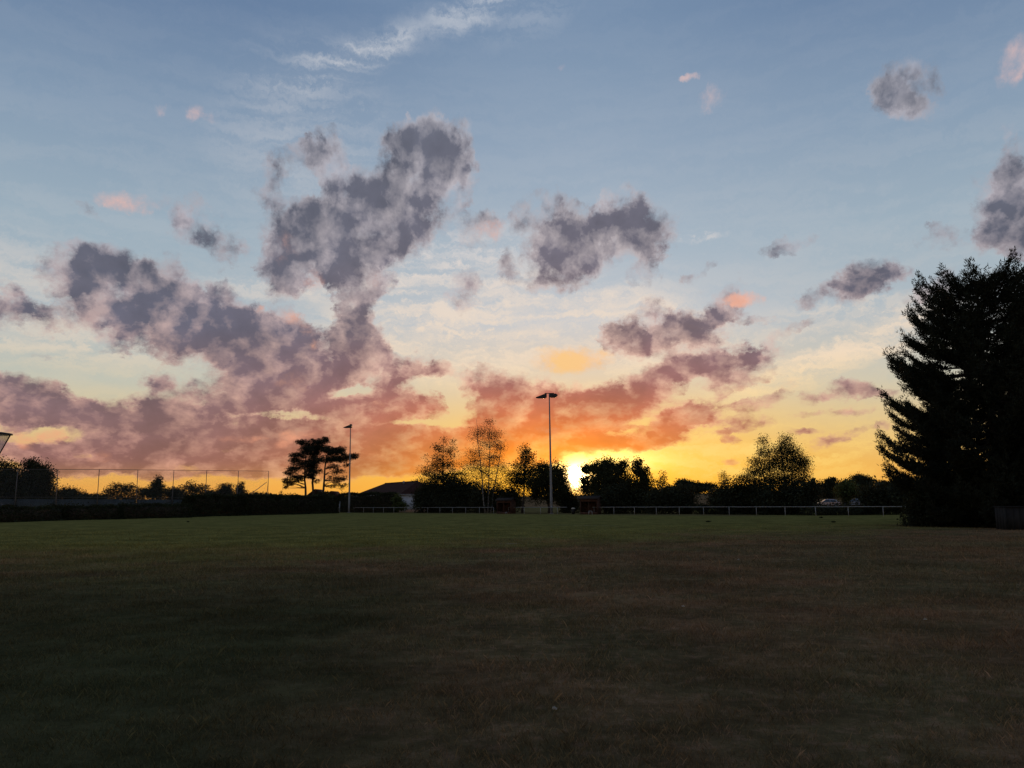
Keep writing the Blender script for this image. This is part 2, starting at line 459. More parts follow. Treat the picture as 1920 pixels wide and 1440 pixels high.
def mat(name, color, rough=0.8, var=0.25, scale=3.0, metal=0.0, spec=0.3, trans=0.0, bump=0.0, color2=None, coat=0.0):
    if name in MATS:
        return MATS[name]
    m = bpy.data.materials.new(name)
    m.use_nodes = True
    nt = NT(m.node_tree)
    m.node_tree.nodes.clear()
    geo = nt.n('ShaderNodeNewGeometry')
    tcn = nt.n('ShaderNodeTexCoord')
    nz = nt.noise(tcn.outputs['Object'], scale, 5, .6).outputs['Fac']
    c2 = color2 or tuple(min(1, c * (1 + var)) for c in color)
    c1 = tuple(c * (1 - var) for c in color) if color2 is None else color
    col = nt.mix(nt.smooth(nz, .3, .7), c1, c2)
    p = nt.n('ShaderNodeBsdfPrincipled')
    if trans > 0:
        isl = nt.m('MULTIPLY_ADD', geo.outputs['Random Per Island'], 0.9, 0.55)
        col = nt.v('SCALE', col, scale=isl)
    nt.put(p.inputs['Base Color'], col)
    p.inputs['Roughness'].default_value = rough
    p.inputs['Metallic'].default_value = metal
    p.inputs['Specular IOR Level'].default_value = spec
    p.inputs['Coat Weight'].default_value = coat
    if bump:
        b = nt.n('ShaderNodeBump')
        b.inputs['Strength'].default_value = bump
        b.inputs['Distance'].default_value = 0.02
        nt.put(b.inputs['Height'], nt.noise(tcn.outputs['Object'], scale * 6, 5, .6).outputs['Fac'])
        nt.put(p.inputs['Normal'], b.outputs[0])
    o = nt.n('ShaderNodeOutputMaterial')
    if trans > 0:
        tr = nt.n('ShaderNodeBsdfTranslucent')
        nt.put(tr.inputs[0], nt.v('MULTIPLY', col, (1.7, .85, .25)))
        mx = nt.n('ShaderNodeMixShader')
        mx.inputs[0].default_value = trans
        nt.put(mx.inputs[1], p.outputs[0])
        nt.put(mx.inputs[2], tr.outputs[0])
        nt.put(o.inputs[0], mx.outputs[0])
    else:
        nt.put(o.inputs[0], p.outputs[0])
    MATS[name] = m
    return m


M_LEAF = mat('leaf_green', (.032, .036, .018), .85, .3, .6, spec=.05, trans=.14)
M_LEAFD = mat('leaf_dark', (.026, .032, .018), .8, .3, .5, spec=.12, trans=.22)
M_LEAFL = mat('leaf_light', (.06, .085, .03), .75, .3, .6, spec=.15, trans=.3)
M_HEDGE = mat('hedge_leaf', (.024, .03, .016), .85, .3, .5, spec=.08, trans=.15)
M_NEEDLE = mat('pine_needle', (.018, .022, .014), .8, .3, .5, spec=.1, trans=.12)
M_BARK = mat('bark', (.045, .036, .028), .95, .35, 4, spec=.1, bump=.5)
M_BIRCH = mat('birch_bark', (.24, .22, .20), .85, .5, 5, spec=.2, bump=.3, color2=(.06, .055, .05))
M_STEEL = mat('galvanised_steel', (.19, .19, .20), .6, .12, 6, metal=.2, spec=.5)
M_POST = mat('dull_steel', (.085, .08, .078), .65, .15, 6, metal=.1, spec=.3)
M_WHITEP = mat('white_rail_paint', (.27, .265, .26), .55, .12, 5, spec=.4)
M_DARKM = mat('dark_metal', (.03, .03, .034), .5, .2, 5, metal=.5)
M_WOODB = mat('brown_timber', (.06, .028, .018), .85, .3, 4, spec=.2, bump=.4)
M_FELT = mat('roof_felt', (.03, .022, .018), .95, .2, 5, spec=.1, bump=.3)
M_TILE = mat('roof_tile', (.032, .013, .010), .9, .25, 1.2, spec=.05, bump=.4)
M_WALL = mat('white_render', (.52, .52, .55), .9, .08, 1.5, spec=.2, bump=.2)
M_CREAM = mat('cream_wall', (.5, .45, .38), .9, .1, 1.5, spec=.2)
M_GLASS = mat('window_glass', (.02, .022, .026), .08, .1, 1, spec=.6)
M_BLACK = mat('black_rubber', (.012, .012, .013), .8, .2, 5)
M_BOX = mat('weathered_board', (.014, .014, .014), .85, .25, 3, spec=.2, bump=.4)
M_PETAL = mat('white_petal', (.42, .41, .38), .7, .1, 20, trans=.01)


# ------------------------------------------------------------------ mesh helpers
class MB:
    """collects vertices and quads/triangles; build() links them as one mesh"""

    def __init__(self):
        self.v, self.f, self.n = [], {3: [], 4: []}, 0

    def add(self, V, Fc):
        V = np.asarray(V, float).reshape(-1, 3)
        Fc = np.asarray(Fc, int)
        self.f[Fc.shape[1]].append(Fc + self.n)
        self.v.append(V)
        self.n += len(V)
        return self

    def box(self, c, s, rz=0.0, taper=1.0):
        x, y, z = (q / 2 for q in s)
        V = np.array([(-x, -y, -z), (x, -y, -z), (x, y, -z), (-x, y, -z), (-x * taper, -y * taper, z), (x * taper, -y * taper, z), (x * taper, y * taper, z), (-x * taper, y * taper, z)])
        ca, sa = math.cos(rz), math.sin(rz)
        V = V @ np.array([[ca, sa, 0], [-sa, ca, 0], [0, 0, 1]]) + np.array(c)
        return self.add(V, [(0, 3, 2, 1), (4, 5, 6, 7), (0, 1, 5, 4), (1, 2, 6, 5), (2, 3, 7, 6), (3, 0, 4, 7)])

    def tube(self, pts, rad, n=8, cap=True):
        pts = np.asarray(pts, float)
        k = len(pts)
        rad = np.broadcast_to(np.asarray(rad, float), (k,))
        T = np.gradient(pts, axis=0)
        T /= np.linalg.norm(T, axis=1)[:, None] + 1e-9
        up = np.where(np.abs(T[:, 2:3]) > .9, np.array([[1., 0, 0]]), np.array([[0, 0, 1.]]))
        A = np.cross(T, up)
        A /= np.linalg.norm(A, axis=1)[:, None] + 1e-9
        B = np.cross(T, A)
        th = np.arange(n) * 2 * math.pi / n
        V = pts[:, None, :] + rad[:, None, None] * (np.cos(th)[None, :, None] * A[:, None, :] + np.sin(th)[None, :, None] * B[:, None, :])
        idx = np.arange(k * n).reshape(k, n)
        a, b = idx[:-1], idx[1:]
        Q = np.stack([a, np.roll(a, -1, 1), np.roll(b, -1, 1), b], -1).reshape(-1, 4)
        base = self.n
        self.add(V, Q)
        if cap:
            for e, row in ((0, idx[0]), (k - 1, idx[-1][::-1])):
                self.v.append(pts[e:e + 1])
                c = self.n
                self.n += 1
                self.f[3].append(np.stack([np.full(n, c), np.roll(row, -1) + base, row + base], -1))
        return self

    def leaves(self, P, size, aspect=.55, up=0.35, dirs=None):
        """one rhombic leaf (two triangles as a quad) at each point"""
        n = len(P)
        if n == 0:
            return self
        if dirs is None:
            d = rng.normal(size=(n, 3))
        else:
            d = dirs + rng.normal(size=(n, 3)) * .35
        d /= np.linalg.norm(d, axis=1)[:, None]
        q = rng.normal(size=(n, 3))
        q[:, 2] += up
        s = np.cross(d, q)
        s /= np.linalg.norm(s, axis=1)[:, None] + 1e-9
        L = (size * rng.uniform(.6, 1.3, n))[:, None]
        V = np.stack([P, P + d * L * .5 + s * L * aspect * .5, P + d * L, P + d * L * .5 - s * L * aspect * .5], 1)
        return self.add(V.reshape(-1, 3), np.arange(4 * n).reshape(-1, 4))

    def mesh(self, name):
        me = bpy.data.meshes.new(name)
        V = np.concatenate(self.v)
        me.vertices.add(len(V))
        me.vertices.foreach_set('co', V.ravel())
        Q = np.concatenate(self.f[4]) if self.f[4] else np.zeros((0, 4), int)
        T = np.concatenate(self.f[3]) if self.f[3] else np.zeros((0, 3), int)
        loops = np.concatenate([Q.ravel(), T.ravel()])
        me.loops.add(len(loops))
        me.loops.foreach_set('vertex_index', loops)
        me.polygons.add(len(Q) + len(T))
        st = np.concatenate([np.arange(len(Q)) * 4, len(Q) * 4 + np.arange(len(T)) * 3])
        me.polygons.foreach_set('loop_start', st)
        me.update(calc_edges=True)
        me.validate()
        return me

    def build(self, name, m, parent=None, smooth=False):
        me = self.mesh(name)
        me.materials.append(m)
        if smooth:
            me.polygons.foreach_set('use_smooth', np.ones(len(me.polygons), bool))
        o = bpy.data.objects.new(name, me)
        COL.objects.link(o)
        o.parent = parent
        return o


def empty(name, loc, label, cat, group=None, rz=0.0):
    o = bpy.data.objects.new(name, None)
    o.empty_display_size = .3
    COL.objects.link(o)
    o.location = loc
    o.rotation_euler = (0, 0, rz)
    o['label'] = label
    o['category'] = cat
    if group:
        o['group'] = group
    return o


def tag(o, label, cat, group=None):
    o['label'] = label
    o['category'] = cat
    if group:
        o['group'] = group
    return o


# ------------------------------------------------------------------ terrain
FA, FB, FC, FY0 = -0.19611608, 0.01477707, -0.0169699, 172.0      # line of the pitch rail


def rail_pt(k):
    return Vector((FY0 * (FA + FB * k), FY0 * (1 + FC * k), 0))


def rail_k(px, py=958):
    d = ray(px, py)
    u = d.x / d.y
    return (u - FA) / (FB - u * FC)


def rail_Y(px):
    return rail_pt(rail_k(px)).y


_t = (rail_pt(1) - rail_pt(0)).normalized()
_n = Vector((-_t.y, _t.x, 0))
if _n.y < 0:
    _n = -_n
_p0 = rail_pt(0)


def beyond(x, y):
    return (x - _p0.x) * _n.x + (y - _p0.y) * _n.y


def ground_z(x, y):
    s = beyond(x, y)
    q = (s - 24.0) / 8.0
    sp = np.where(q > 30, q, np.log1p(np.exp(np.minimum(q, 30)))) * 8.0
    rise = 0.021 * np.minimum(sp, 500) 
    dip = 0.03 * np.sin(x * .21 + 1.3) * np.cos(y * .17) + .02 * np.sin(x * .53 + y * .31)
    return rise + dip * np.clip((np.hypot(x, y) - 3) / 20, 0, 1) - .0


def gz(x, y):
    return float(ground_z(np.array(float(x)), np.array(float(y))))


def ground_material(name, blade=False):
    m = bpy.data.materials.new(name)
    m.use_nodes = True
    m.node_tree.nodes.clear()
    nt = NT(m.node_tree)
    geo = nt.n('ShaderNodeNewGeometry')
    P = geo.outputs['Position']
    sep = nt.n('ShaderNodeSeparateXYZ')
    nt.put(sep.inputs[0], P)
    X, Y = sep.outputs[0], sep.outputs[1]
    n1 = nt.noise(P, .16, 4, .55).outputs['Fac']
    n2 = nt.noise(P, .75, 5, .6).outputs['Fac']
    n3 = nt.noise(P, 6.0, 6, .65).outputs['Fac']
    n4 = nt.noise(P, 45.0, 4, .7).outputs['Fac']
    # watered pitch beyond a slanting edge, parched outfield in front of it
    edge = nt.m('SUBTRACT', nt.m('SUBTRACT', Y, nt.m('MULTIPLY', nt.m('MAXIMUM', X, -6.0), 0.82)), 27.5)
    edge = nt.m('MULTIPLY_ADD', nt.m('SUBTRACT', n1, .5), 26.0, edge)
    edge = nt.m('MULTIPLY_ADD', nt.m('SUBTRACT', n2, .5), 14.0, edge)
    green = nt.smooth(edge, -7.0, 12.0)
    g = nt.mix(nt.smooth(n2, .3, .7), (.182, .162, .048), (.132, .124, .036))
    g = nt.mix(nt.smooth(n3, .45, .75, 0, .5), g, (.165, .128, .055))
    # unwatered strip: straw, thatch and weeds
    b = nt.mix(nt.smooth(n2, .3, .68), (.182, .104, .056), (.116, .086, .042))
    b = nt.mix(nt.smooth(n1, .42, .62), b, (.108, .088, .043))
    lush = nt.m('MULTIPLY', nt.smooth(nt.m('MULTIPLY_ADD', nt.m('SUBTRACT', n1, .5), 5.0, X), .2, -3.0), nt.smooth(Y, 24.0, 9.0))
    b = nt.mix(nt.smooth(n3, .46, .7, 0, .65), b, (.250, .150, .094))
    b = nt.mix(nt.smooth(n3, .5, .28, 0, .5), b, (.066, .048, .030))
    b = nt.mix(nt.m('MULTIPLY', lush, .85), b, (.046, .052, .024))
    col = nt.mix(green, b, g)
    nP = nt.noise(P, .42, 5, .62).outputs['Fac']
    col = nt.v('SCALE', col, scale=nt.smooth(nP, .34, .66, .74, 1.14))
    # stubble field past the boundary trees
    s = nt.m('ADD', nt.m('MULTIPLY', nt.m('SUBTRACT', X, _p0.x), _n.x), nt.m('MULTIPLY', nt.m('SUBTRACT', Y, _p0.y), _n.y))
    stub = nt.mix(nt.smooth(n2, .3, .7), (.17, .11, .06), (.13, .085, .045))
    verge = nt.m('MULTIPLY', nt.smooth(s, -7.0, -3.0), nt.smooth(nt.m('SUBTRACT', X, 30.0), 2.0, -2.0))
    col = nt.mix(nt.m('MULTIPLY', verge, .55), col, (.10, .07, .04))
    col = nt.mix(nt.smooth(nt.m('MULTIPLY_ADD', n2, 6.0, s), 62.0, 64.0), col, stub)
    p = nt.n('ShaderNodeBsdfPrincipled')
    p.inputs['Roughness'].default_value = .95
    p.inputs['Specular IOR Level'].default_value = .0
    o = nt.n('ShaderNodeOutputMaterial')
    if blade:
        col = nt.v('SCALE', col, scale=nt.m('MULTIPLY_ADD', geo.outputs['Random Per Island'], 1.0, .75))
        nt.put(p.inputs['Base Color'], col)
        tr = nt.n('ShaderNodeBsdfTranslucent')
        nt.put(tr.inputs[0], col)
        mx = nt.n('ShaderNodeMixShader')
        mx.inputs[0].default_value = .3
        nt.put(mx.inputs[1], p.outputs[0])
        nt.put(mx.inputs[2], tr.outputs[0])
        nt.put(o.inputs[0], mx.outputs[0])
    else:
        col = nt.mix(nt.smooth(n4, .35, .75, 0, .45), col, (.03, .026, .013))
        n5 = nt.noise(P, 1.9, 6, .7).outputs['Fac']
        col = nt.v('SCALE', col, scale=nt.smooth(n5, .3, .7, .72, 1.35))
        nt.put(p.inputs['Base Color'], col)
        bp = nt.n('ShaderNodeBump')
        bp.inputs['Strength'].default_value = .8
        bp.inputs['Distance'].default_value = .06
        nt.put(bp.inputs['Height'], nt.m('ADD', nt.m('MULTIPLY', n3, .8), nt.m('MULTIPLY', n4, .5)))
        nt.put(p.inputs['Normal'], bp.outputs[0])
        nt.put(o.inputs[0], p.outputs[0])
    return m


def build_ground():
    r = np.concatenate([np.array([0.6]), np.geomspace(1.5, 6000, 150)])
    th = np.linspace(0, 2 * math.pi, 181)[:-1]
    rr, tt = np.meshgrid(r, th, indexing='ij')
    x, y = rr * np.sin(tt), rr * np.cos(tt)
    V = np.stack([x, y, ground_z(x, y)], -1).reshape(-1, 3)
    idx = np.arange(len(V)).reshape(rr.shape)
    a, b = idx[:-1], idx[1:]
    Q = np.stack([a, b, np.roll(b, -1, 1), np.roll(a, -1, 1)], -1).reshape(-1, 4)
    mb = MB().add(V, Q[:, ::-1])
    c = mb.n
    mb.v.append(np.array([[0, 0, 0.]]))
    mb.n += 1
    mb.f[3].append(np.stack([np.full(180, c), np.roll(idx[0], -1), idx[0]], -1))
    o = mb.build('ground', ground_material('ground_turf'), smooth=True)
    o['kind'] = 'structure'


build_ground()


def build_grass():
    P, H = [], []
    for y0, y1, dens, h in ((2.6, 5, 3600, .030), (5, 8, 2300, .032), (8, 13, 950, .038), (13, 20, 430, .046), (20, 34, 190, .055), (34, 58, 70, .06)):
        hw = y1 * .82 + .8
        n = int(dens * (y1 - y0) * 2 * hw)
        y = rng.uniform(y0, y1, n)
        x = rng.uniform(-hw, hw, n)
        k = np.abs(x) < y * .82 + .8
        x, y = x[k], y[k]
        # patchy sward
        pn = np.sin(x * 2.1 + np.sin(y * 1.7) * 1.3) * np.sin(y * 2.6 + np.cos(x * 1.3)) + .6 * np.sin(x * 6.3 + y * 4.1) * np.cos(y * 7.7 - x * 2.)
        keep = rng.uniform(size=len(x)) < np.clip(.72 + .3 * pn, .25, 1) * np.interp(y, [0, 22, 58], [1, 1, .1])
        x, y, pn = x[keep], y[keep], pn[keep]
        P.append(np.stack([x, y, ground_z(x, y) - .003], 1))
        H.append(h * rng.lognormal(-.1, .35, len(x)) * (1 + .25 * np.clip(pn, -1, 1)) * np.interp(y, [0, 22, 58], [1, 1, .55]))
    P, H = np.concatenate(P), np.concatenate(H)
    n = len(P)
    a = rng.uniform(0, 2 * math.pi, n)
    side = np.stack([np.cos(a), np.sin(a), np.zeros(n)], 1)
    b = rng.uniform(0, 2 * math.pi, n)
    lean = np.stack([np.cos(b), np.sin(b), np.zeros(n)], 1) * (H * rng.uniform(.1, 1.1, n))[:, None]
    w = (np.maximum(.0018, P[:, 1] * .00034) * rng.uniform(.7, 1.4, n))[:, None]
    up = np.array([[0, 0, 1.]]) * H[:, None]
    V = np.stack([P - side * w, P + side * w, P + lean * .45 + up * .65 + side * w * .7, P + lean + up], 1)
    Fq = np.arange(4 * n).reshape(-1, 4)
    F3 = np.concatenate([Fq[:, [0, 1, 2]], Fq[:, [0, 2, 3]]])
    o = MB().add(V.reshape(-1, 3), F3).build('mown_grass', ground_material('grass_blade', True))
    o['kind'] = 'stuff'
    tag(o, 'short parched grass covering the near part of the field', 'grass')


build_grass()

# ------------------------------------------------------------------ trees
def ell_px(cx, cy, rx, ry, Y):
    c = at(cx, cy, Y)
    k = c.y / F * 1.0
    return np.array(c), np.array([rx * k, rx * k * .85, ry * k])


def crown_points(ells, leaf, cov, sig, shell=.5, bottom=None):
    """leaf clusters through each ellipsoid, as many as its outline needs for the wanted cover"""
    out, cents, inner = [], [], []
    for (c, r) in ells:
        area = math.pi * r[0] * r[2]
        n = cov * area / (.2 * leaf ** 2)
        per = 16
        m = int(max(5, n / per))
        d = rng.normal(size=(m, 3))
        d /= np.linalg.norm(d, axis=1)[:, None]
        rad = rng.uniform(size=m) ** shell
        rad *= 1 + .16 * np.sin(d[:, 0] * 5 + c[0]) * np.cos(d[:, 2] * 6 + c[2]) + .09 * rng.normal(size=m)
        C = c + d * rad[:, None] * r
        cents.append(C)
        k = rng.poisson(per, m) + 1
        sg = min(sig, .45 * r[2] + .05)
        out.append(np.repeat(C, k, 0) + np.clip(rng.normal(size=(k.sum(), 3)), -1.5, 1.5) * sg * np.array([1.25, 1.25, .75]))
        if cov >= 3:       # older leaves and twigs deep inside
            m2 = int(area * 9) + 4
            d = rng.normal(size=(m2, 3))
            d /= np.linalg.norm(d, axis=1)[:, None]
            inner.append(c + d * (rng.uniform(size=m2) ** .5 * .62)[:, None] * r)
    return np.concatenate(out), np.concatenate(cents), (np.concatenate(inner) if inner else np.zeros((0, 3)))


def wob(a, b, n=6, amp=.06, sag=0.0):
    a, b = np.array(a, float), np.array(b, float)
    t = np.linspace(0, 1, n)[:, None]
    L = np.linalg.norm(b - a)
    p = a + (b - a) * t + np.cumsum(rng.normal(size=(n, 3)) * amp * L / n, 0) * (t > 0) 
    p[:, 2] += sag * L * np.sin(t[:, 0] * math.pi)
    return p


def tree(name, label, cat, px, Y, ells, leaf=.3, cov=4.0, sig=.45, m=None, bark=None, trunks=1, tr=.16, group=None,
         limbs=22, shell=.5, droop=0.0, spread=.0, low=True):
    """broadleaf tree or shrub; crown given as ellipses in photo pixels at depth Y"""
    E = [ell_px(*e, Y) for e in ells]
    E = [(c + np.array([0, rng.uniform(-.25, .25) * r[1], 0]), r) for c, r in E]
    bx = at(px, 955, Y).x
    z0 = gz(bx, Y)
    root = empty(name, (bx, Y, z0), label, cat, group)
    o = np.array([bx, Y, z0])
    if cat == 'bush' or name in ('hedgerow_tree', 'distant_tree'):       # bushes are leafy down to the ground
        E2 = []
        for c, r in E:
            lo, hi = c[2] - r[2], c[2] + r[2]
            if lo < z0 + 2.2:
                lo = z0 - .35
                c, r = np.array([c[0], c[1], (lo + hi) / 2]), np.array([r[0], r[1], (hi - lo) / 2])
            E2.append((c, r))
        E = E2
    P, C, PI = crown_points(E, leaf, cov, sig, shell)
    PI[:, 2] = np.maximum(PI[:, 2], z0 + .05)
    P[:, 2] = np.maximum(P[:, 2], ground_z(P[:, 0], P[:, 1]) + .03)
    mb = MB()
    dirs = None
    if droop:
        dirs = np.tile(np.array([[0, 0, -droop]]), (len(P), 1)) + rng.normal(size=P.shape) * .5
    mb.leaves(P - o, leaf, dirs=dirs)
    mb.leaves(PI - o, leaf * 2.2, .8)
    mb.build('crown', m or M_LEAF, root)
    tb = MB()
    top = max(c[2] + r[2] * .7 for c, r in E)
    hi = max(E, key=lambda e: e[0][2])[0]
    tops = []
    for k in range(trunks):
        off = np.array([(k - (trunks - 1) / 2) * spread, rng.uniform(-.2, .2), 0])
        tgt = np.array([hi[0] + off[0] * 1.8, hi[1], top - .12 * (top - z0) * k])
        pts = wob(o + off * .4 - np.array([0, 0, .1]), tgt, 10, .05)
        rad = np.linspace(tr, tr * .12, 10)
        rad[0] *= 1.35
        tb.tube(pts - o, rad, 8)
        tops.append(pts)
    idx = rng.choice(len(C), min(limbs, len(C)), replace=False)
    for i in idx:
        tp = tops[rng.integers(trunks)]
        zz = tp[:, 2]
        want = C[i][2] - rng.uniform(.25, .6) * np.hypot(*(C[i][:2] - tp[4, :2])) - .3
        j = int(np.clip(np.searchsorted(zz, want), 2, 8))
        L = np.linalg.norm(C[i] - tp[j])
        tb.tube(wob(tp[j], C[i], 6, .16, .06) - o, np.linspace(tr * .42 * (1 - j / 13), .012, 6), 5, cap=False)
    tb.build('trunk', bark or M_BARK, root, smooth=True)
    return root


def YF(px, off):
    return rail_Y(px) + off


G_ROW = 'trees along the pitch rail'
# --- left edge
tree('broadleaf_tree', 'large dark rounded tree at the left edge behind the tall mesh fence', 'tree', 20, 140,
     [(15, 912, 52, 46), (-40, 905, 60, 50), (52, 925, 42, 36), (70, 888, 24, 22), (60, 872, 12, 11), (82, 895, 16, 14), (78, 918, 20, 28)], 0.3, 5, .6, M_LEAFD)

# --- far row behind the ball stop fence
far_row = [
    ('low rounded tree nearest the big dark tree behind the mesh fence', 122, 200, [(122, 926, 30, 14), (150, 934, 30, 10), (100, 938, 30, 10)], 0),
    ('flat low tree filling the dip left of the ragged treetop behind the fence', 180, 205, [(185, 934, 30, 8), (170, 938, 40, 8)], 0),
    ('ragged loose treetop behind the third bay of the mesh fence', 222, 200, [(218, 916, 18, 11), (232, 920, 20, 12), (225, 932, 30, 12), (206, 924, 12, 8)], 1),
    ('small loose tree between the ragged treetop and the pointed one', 258, 205, [(262, 924, 18, 10), (250, 934, 26, 9), (244, 914, 9, 9)], 1),
    ('pointed tree rising highest in the row behind the mesh fence', 294, 200, [(297, 902, 6, 10), (293, 914, 14, 12), (290, 926, 26, 13), (276, 922, 10, 8)], 0),
    ('broad tree right of the pointed one behind the mesh fence', 330, 205, [(330, 924, 22, 11), (335, 934, 32, 10)], 0),
    ('leafy spreading treetop left of the sixth fence post', 368, 200, [(356, 914, 16, 10), (374, 916, 18, 9), (365, 928, 30, 12), (384, 913, 7, 6)], 1),
    ('small bushy tree left of the thin conifer behind the fence', 422, 205, [(424, 918, 15, 11), (418, 930, 24, 12)], 0),
    ('faint low tree between the leafy spread and the bushy tree', 396, 230, [(394, 926, 14, 7), (396, 934, 26, 8)], 0),
    ('thin pointed conifer beside the last-but-one fence post', 451, 200, [(452, 910, 3, 8), (451, 918, 6, 8), (450, 928, 11, 10)], 0),
    ('low scrubby tree right of the thin conifer by the diagonal brace', 488, 215, [(478, 931, 20, 7), (500, 931, 20, 6), (490, 938, 36, 8)], 0),
    ('lowest scrubby tree left of the tall pines', 528, 225, [(524, 933, 16, 5), (545, 936, 22, 5), (535, 941, 36, 7)], 0),
]
for lab, px, Y, el, kind in far_row:
    tree('hedgerow_tree', lab, 'tree', px, Y, el, .34, 4.5 if not kind else 2.0, .42, M_LEAFD, tr=.14, limbs=12, group='trees behind the mesh fence')
tree('poplar_tree', 'tiny narrow upright tree left of the tall pines', 'tree', 526, 240, [(526, 926, 2.2, 7), (526, 934, 2.6, 6)], 0.3, 1.9, .2, M_LEAFD, tr=.08, limbs=3)


# --- Scots pines: bare stems, flat plates of needles
def scots_pine(label, base_px, Y, stem, plates, dens=1.0):
    bx = at(base_px, 948, Y).x
    z0 = gz(bx, Y)
    o = np.array([bx, Y, z0])
    root = empty('scots_pine', (bx, Y, z0), label, 'tree', 'tall pines left of the clubhouse')
    P3 = [np.array(at(x, y, Y)) for x, y in stem]
    P3[0] = o - np.array([0, 0, .1])
    pts = []
    for a, b in zip(P3[:-1], P3[1:]):
        pts.extend(wob(a, b, 4, .02)[:-1])
    pts.append(P3[-1])
    pts = np.array(pts)
    tb, cb = MB(), MB()
    tb.tube(pts - o, np.linspace(.34, .08, len(pts)), 8)
    for (cx, cy, rx, ry, w) in plates:
        c = np.array(at(cx, cy, Y))
        k = Y / F
        r = np.array([rx * k, rx * k * .8, ry * k])
        c[1] += rng.uniform(-.4, .4) * r[1]
        m = int(120 * w * dens * max(.25, r[0] * r[2] / 2.2))
        d = rng.normal(size=(m, 3))
        d /= np.linalg.norm(d, axis=1)[:, None]
        C = c + d * (rng.uniform(size=m) ** .45)[:, None] * r
        C[:, 2] += .18 * np.abs(C[:, 0] - c[0]) / r[0] * r[2]
        kk = 16
        Q = np.repeat(C, kk, 0) + rng.normal(size=(m * kk, 3)) * np.array([.26, .26, .14])
        dd = np.tile(np.array([[0, 0, .7]]), (len(Q), 1)) + rng.normal(size=Q.shape) * .7
        cb.leaves(Q - o, .34, .36, dirs=dd)
        j = int(np.clip(np.searchsorted(pts[:, 2], c[2] - .25 * abs(c[0] - bx) - .2), 3, len(pts) - 2))
        for t in range(3 if rx > 9 else 2):
            e = c + rng.uniform(-.7, .7, 3) * r
            tb.tube(wob(pts[j], e, 7, .14, .05) - o, np.linspace(.10, .02, 7), 5, cap=False)
    tb.build('trunk', M_BARK, root, smooth=True)
    cb.build('crown', M_NEEDLE, root)


PY = 214
scots_pine('left stem of the three tall pines, forked low with drooping left boughs', 573, PY, [(573, 948), (573, 915), (571, 895), (574, 850), (574, 836)],
           [(566, 830, 14, 5, 1), (560, 855, 20, 6, 1), (552, 863, 14, 4, 1), (566, 870, 22, 7, 1), (553, 880, 15, 6, 1), (545, 888, 13, 5, .9), (556, 898, 18, 7, .9),
            (543, 906, 13, 5, .9), (537, 902, 8, 4, .8), (536, 914, 6, 3, .6), (575, 845, 16, 8, 1), (580, 890, 12, 9, 1)])
scots_pine('middle stem of the three tall pines with the highest flat crown', 587, PY + 3, [(586, 948), (586, 905), (588, 870), (592, 840), (596, 828)],
           [(598, 829, 22, 6, 1), (610, 824, 7, 5, 1), (585, 838, 24, 8, 1.1), (600, 842, 22, 7, 1), (588, 852, 16, 8, 1), (590, 866, 18, 8, 1), (584, 878, 16, 8, 1), (592, 885, 14, 6, .8), (594, 903, 9, 4, .5), (584, 893, 9, 6, .7)])
scots_pine('right stem of the three tall pines with one bough past the lamp mast', 605, PY - 3, [(605, 948), (607, 912), (609, 880), (612, 858), (616, 846)],
           [(618, 845, 18, 6, 1), (638, 843, 12, 5, 1), (630, 850, 22, 7, 1.1), (618, 862, 26, 7, 1), (640, 862, 20, 6, 1), (656, 857, 14, 6, 1), (666, 856, 7, 5, .9),
            (650, 873, 9, 5, .5), (625, 876, 14, 5, .6), (634, 885, 13, 6, .6), (640, 898, 12, 6, .6), (643, 912, 9, 6, .45), (626, 897, 12, 8, .35), (622, 912, 13, 4, .35), (632, 905, 10, 8, .35)], .9)


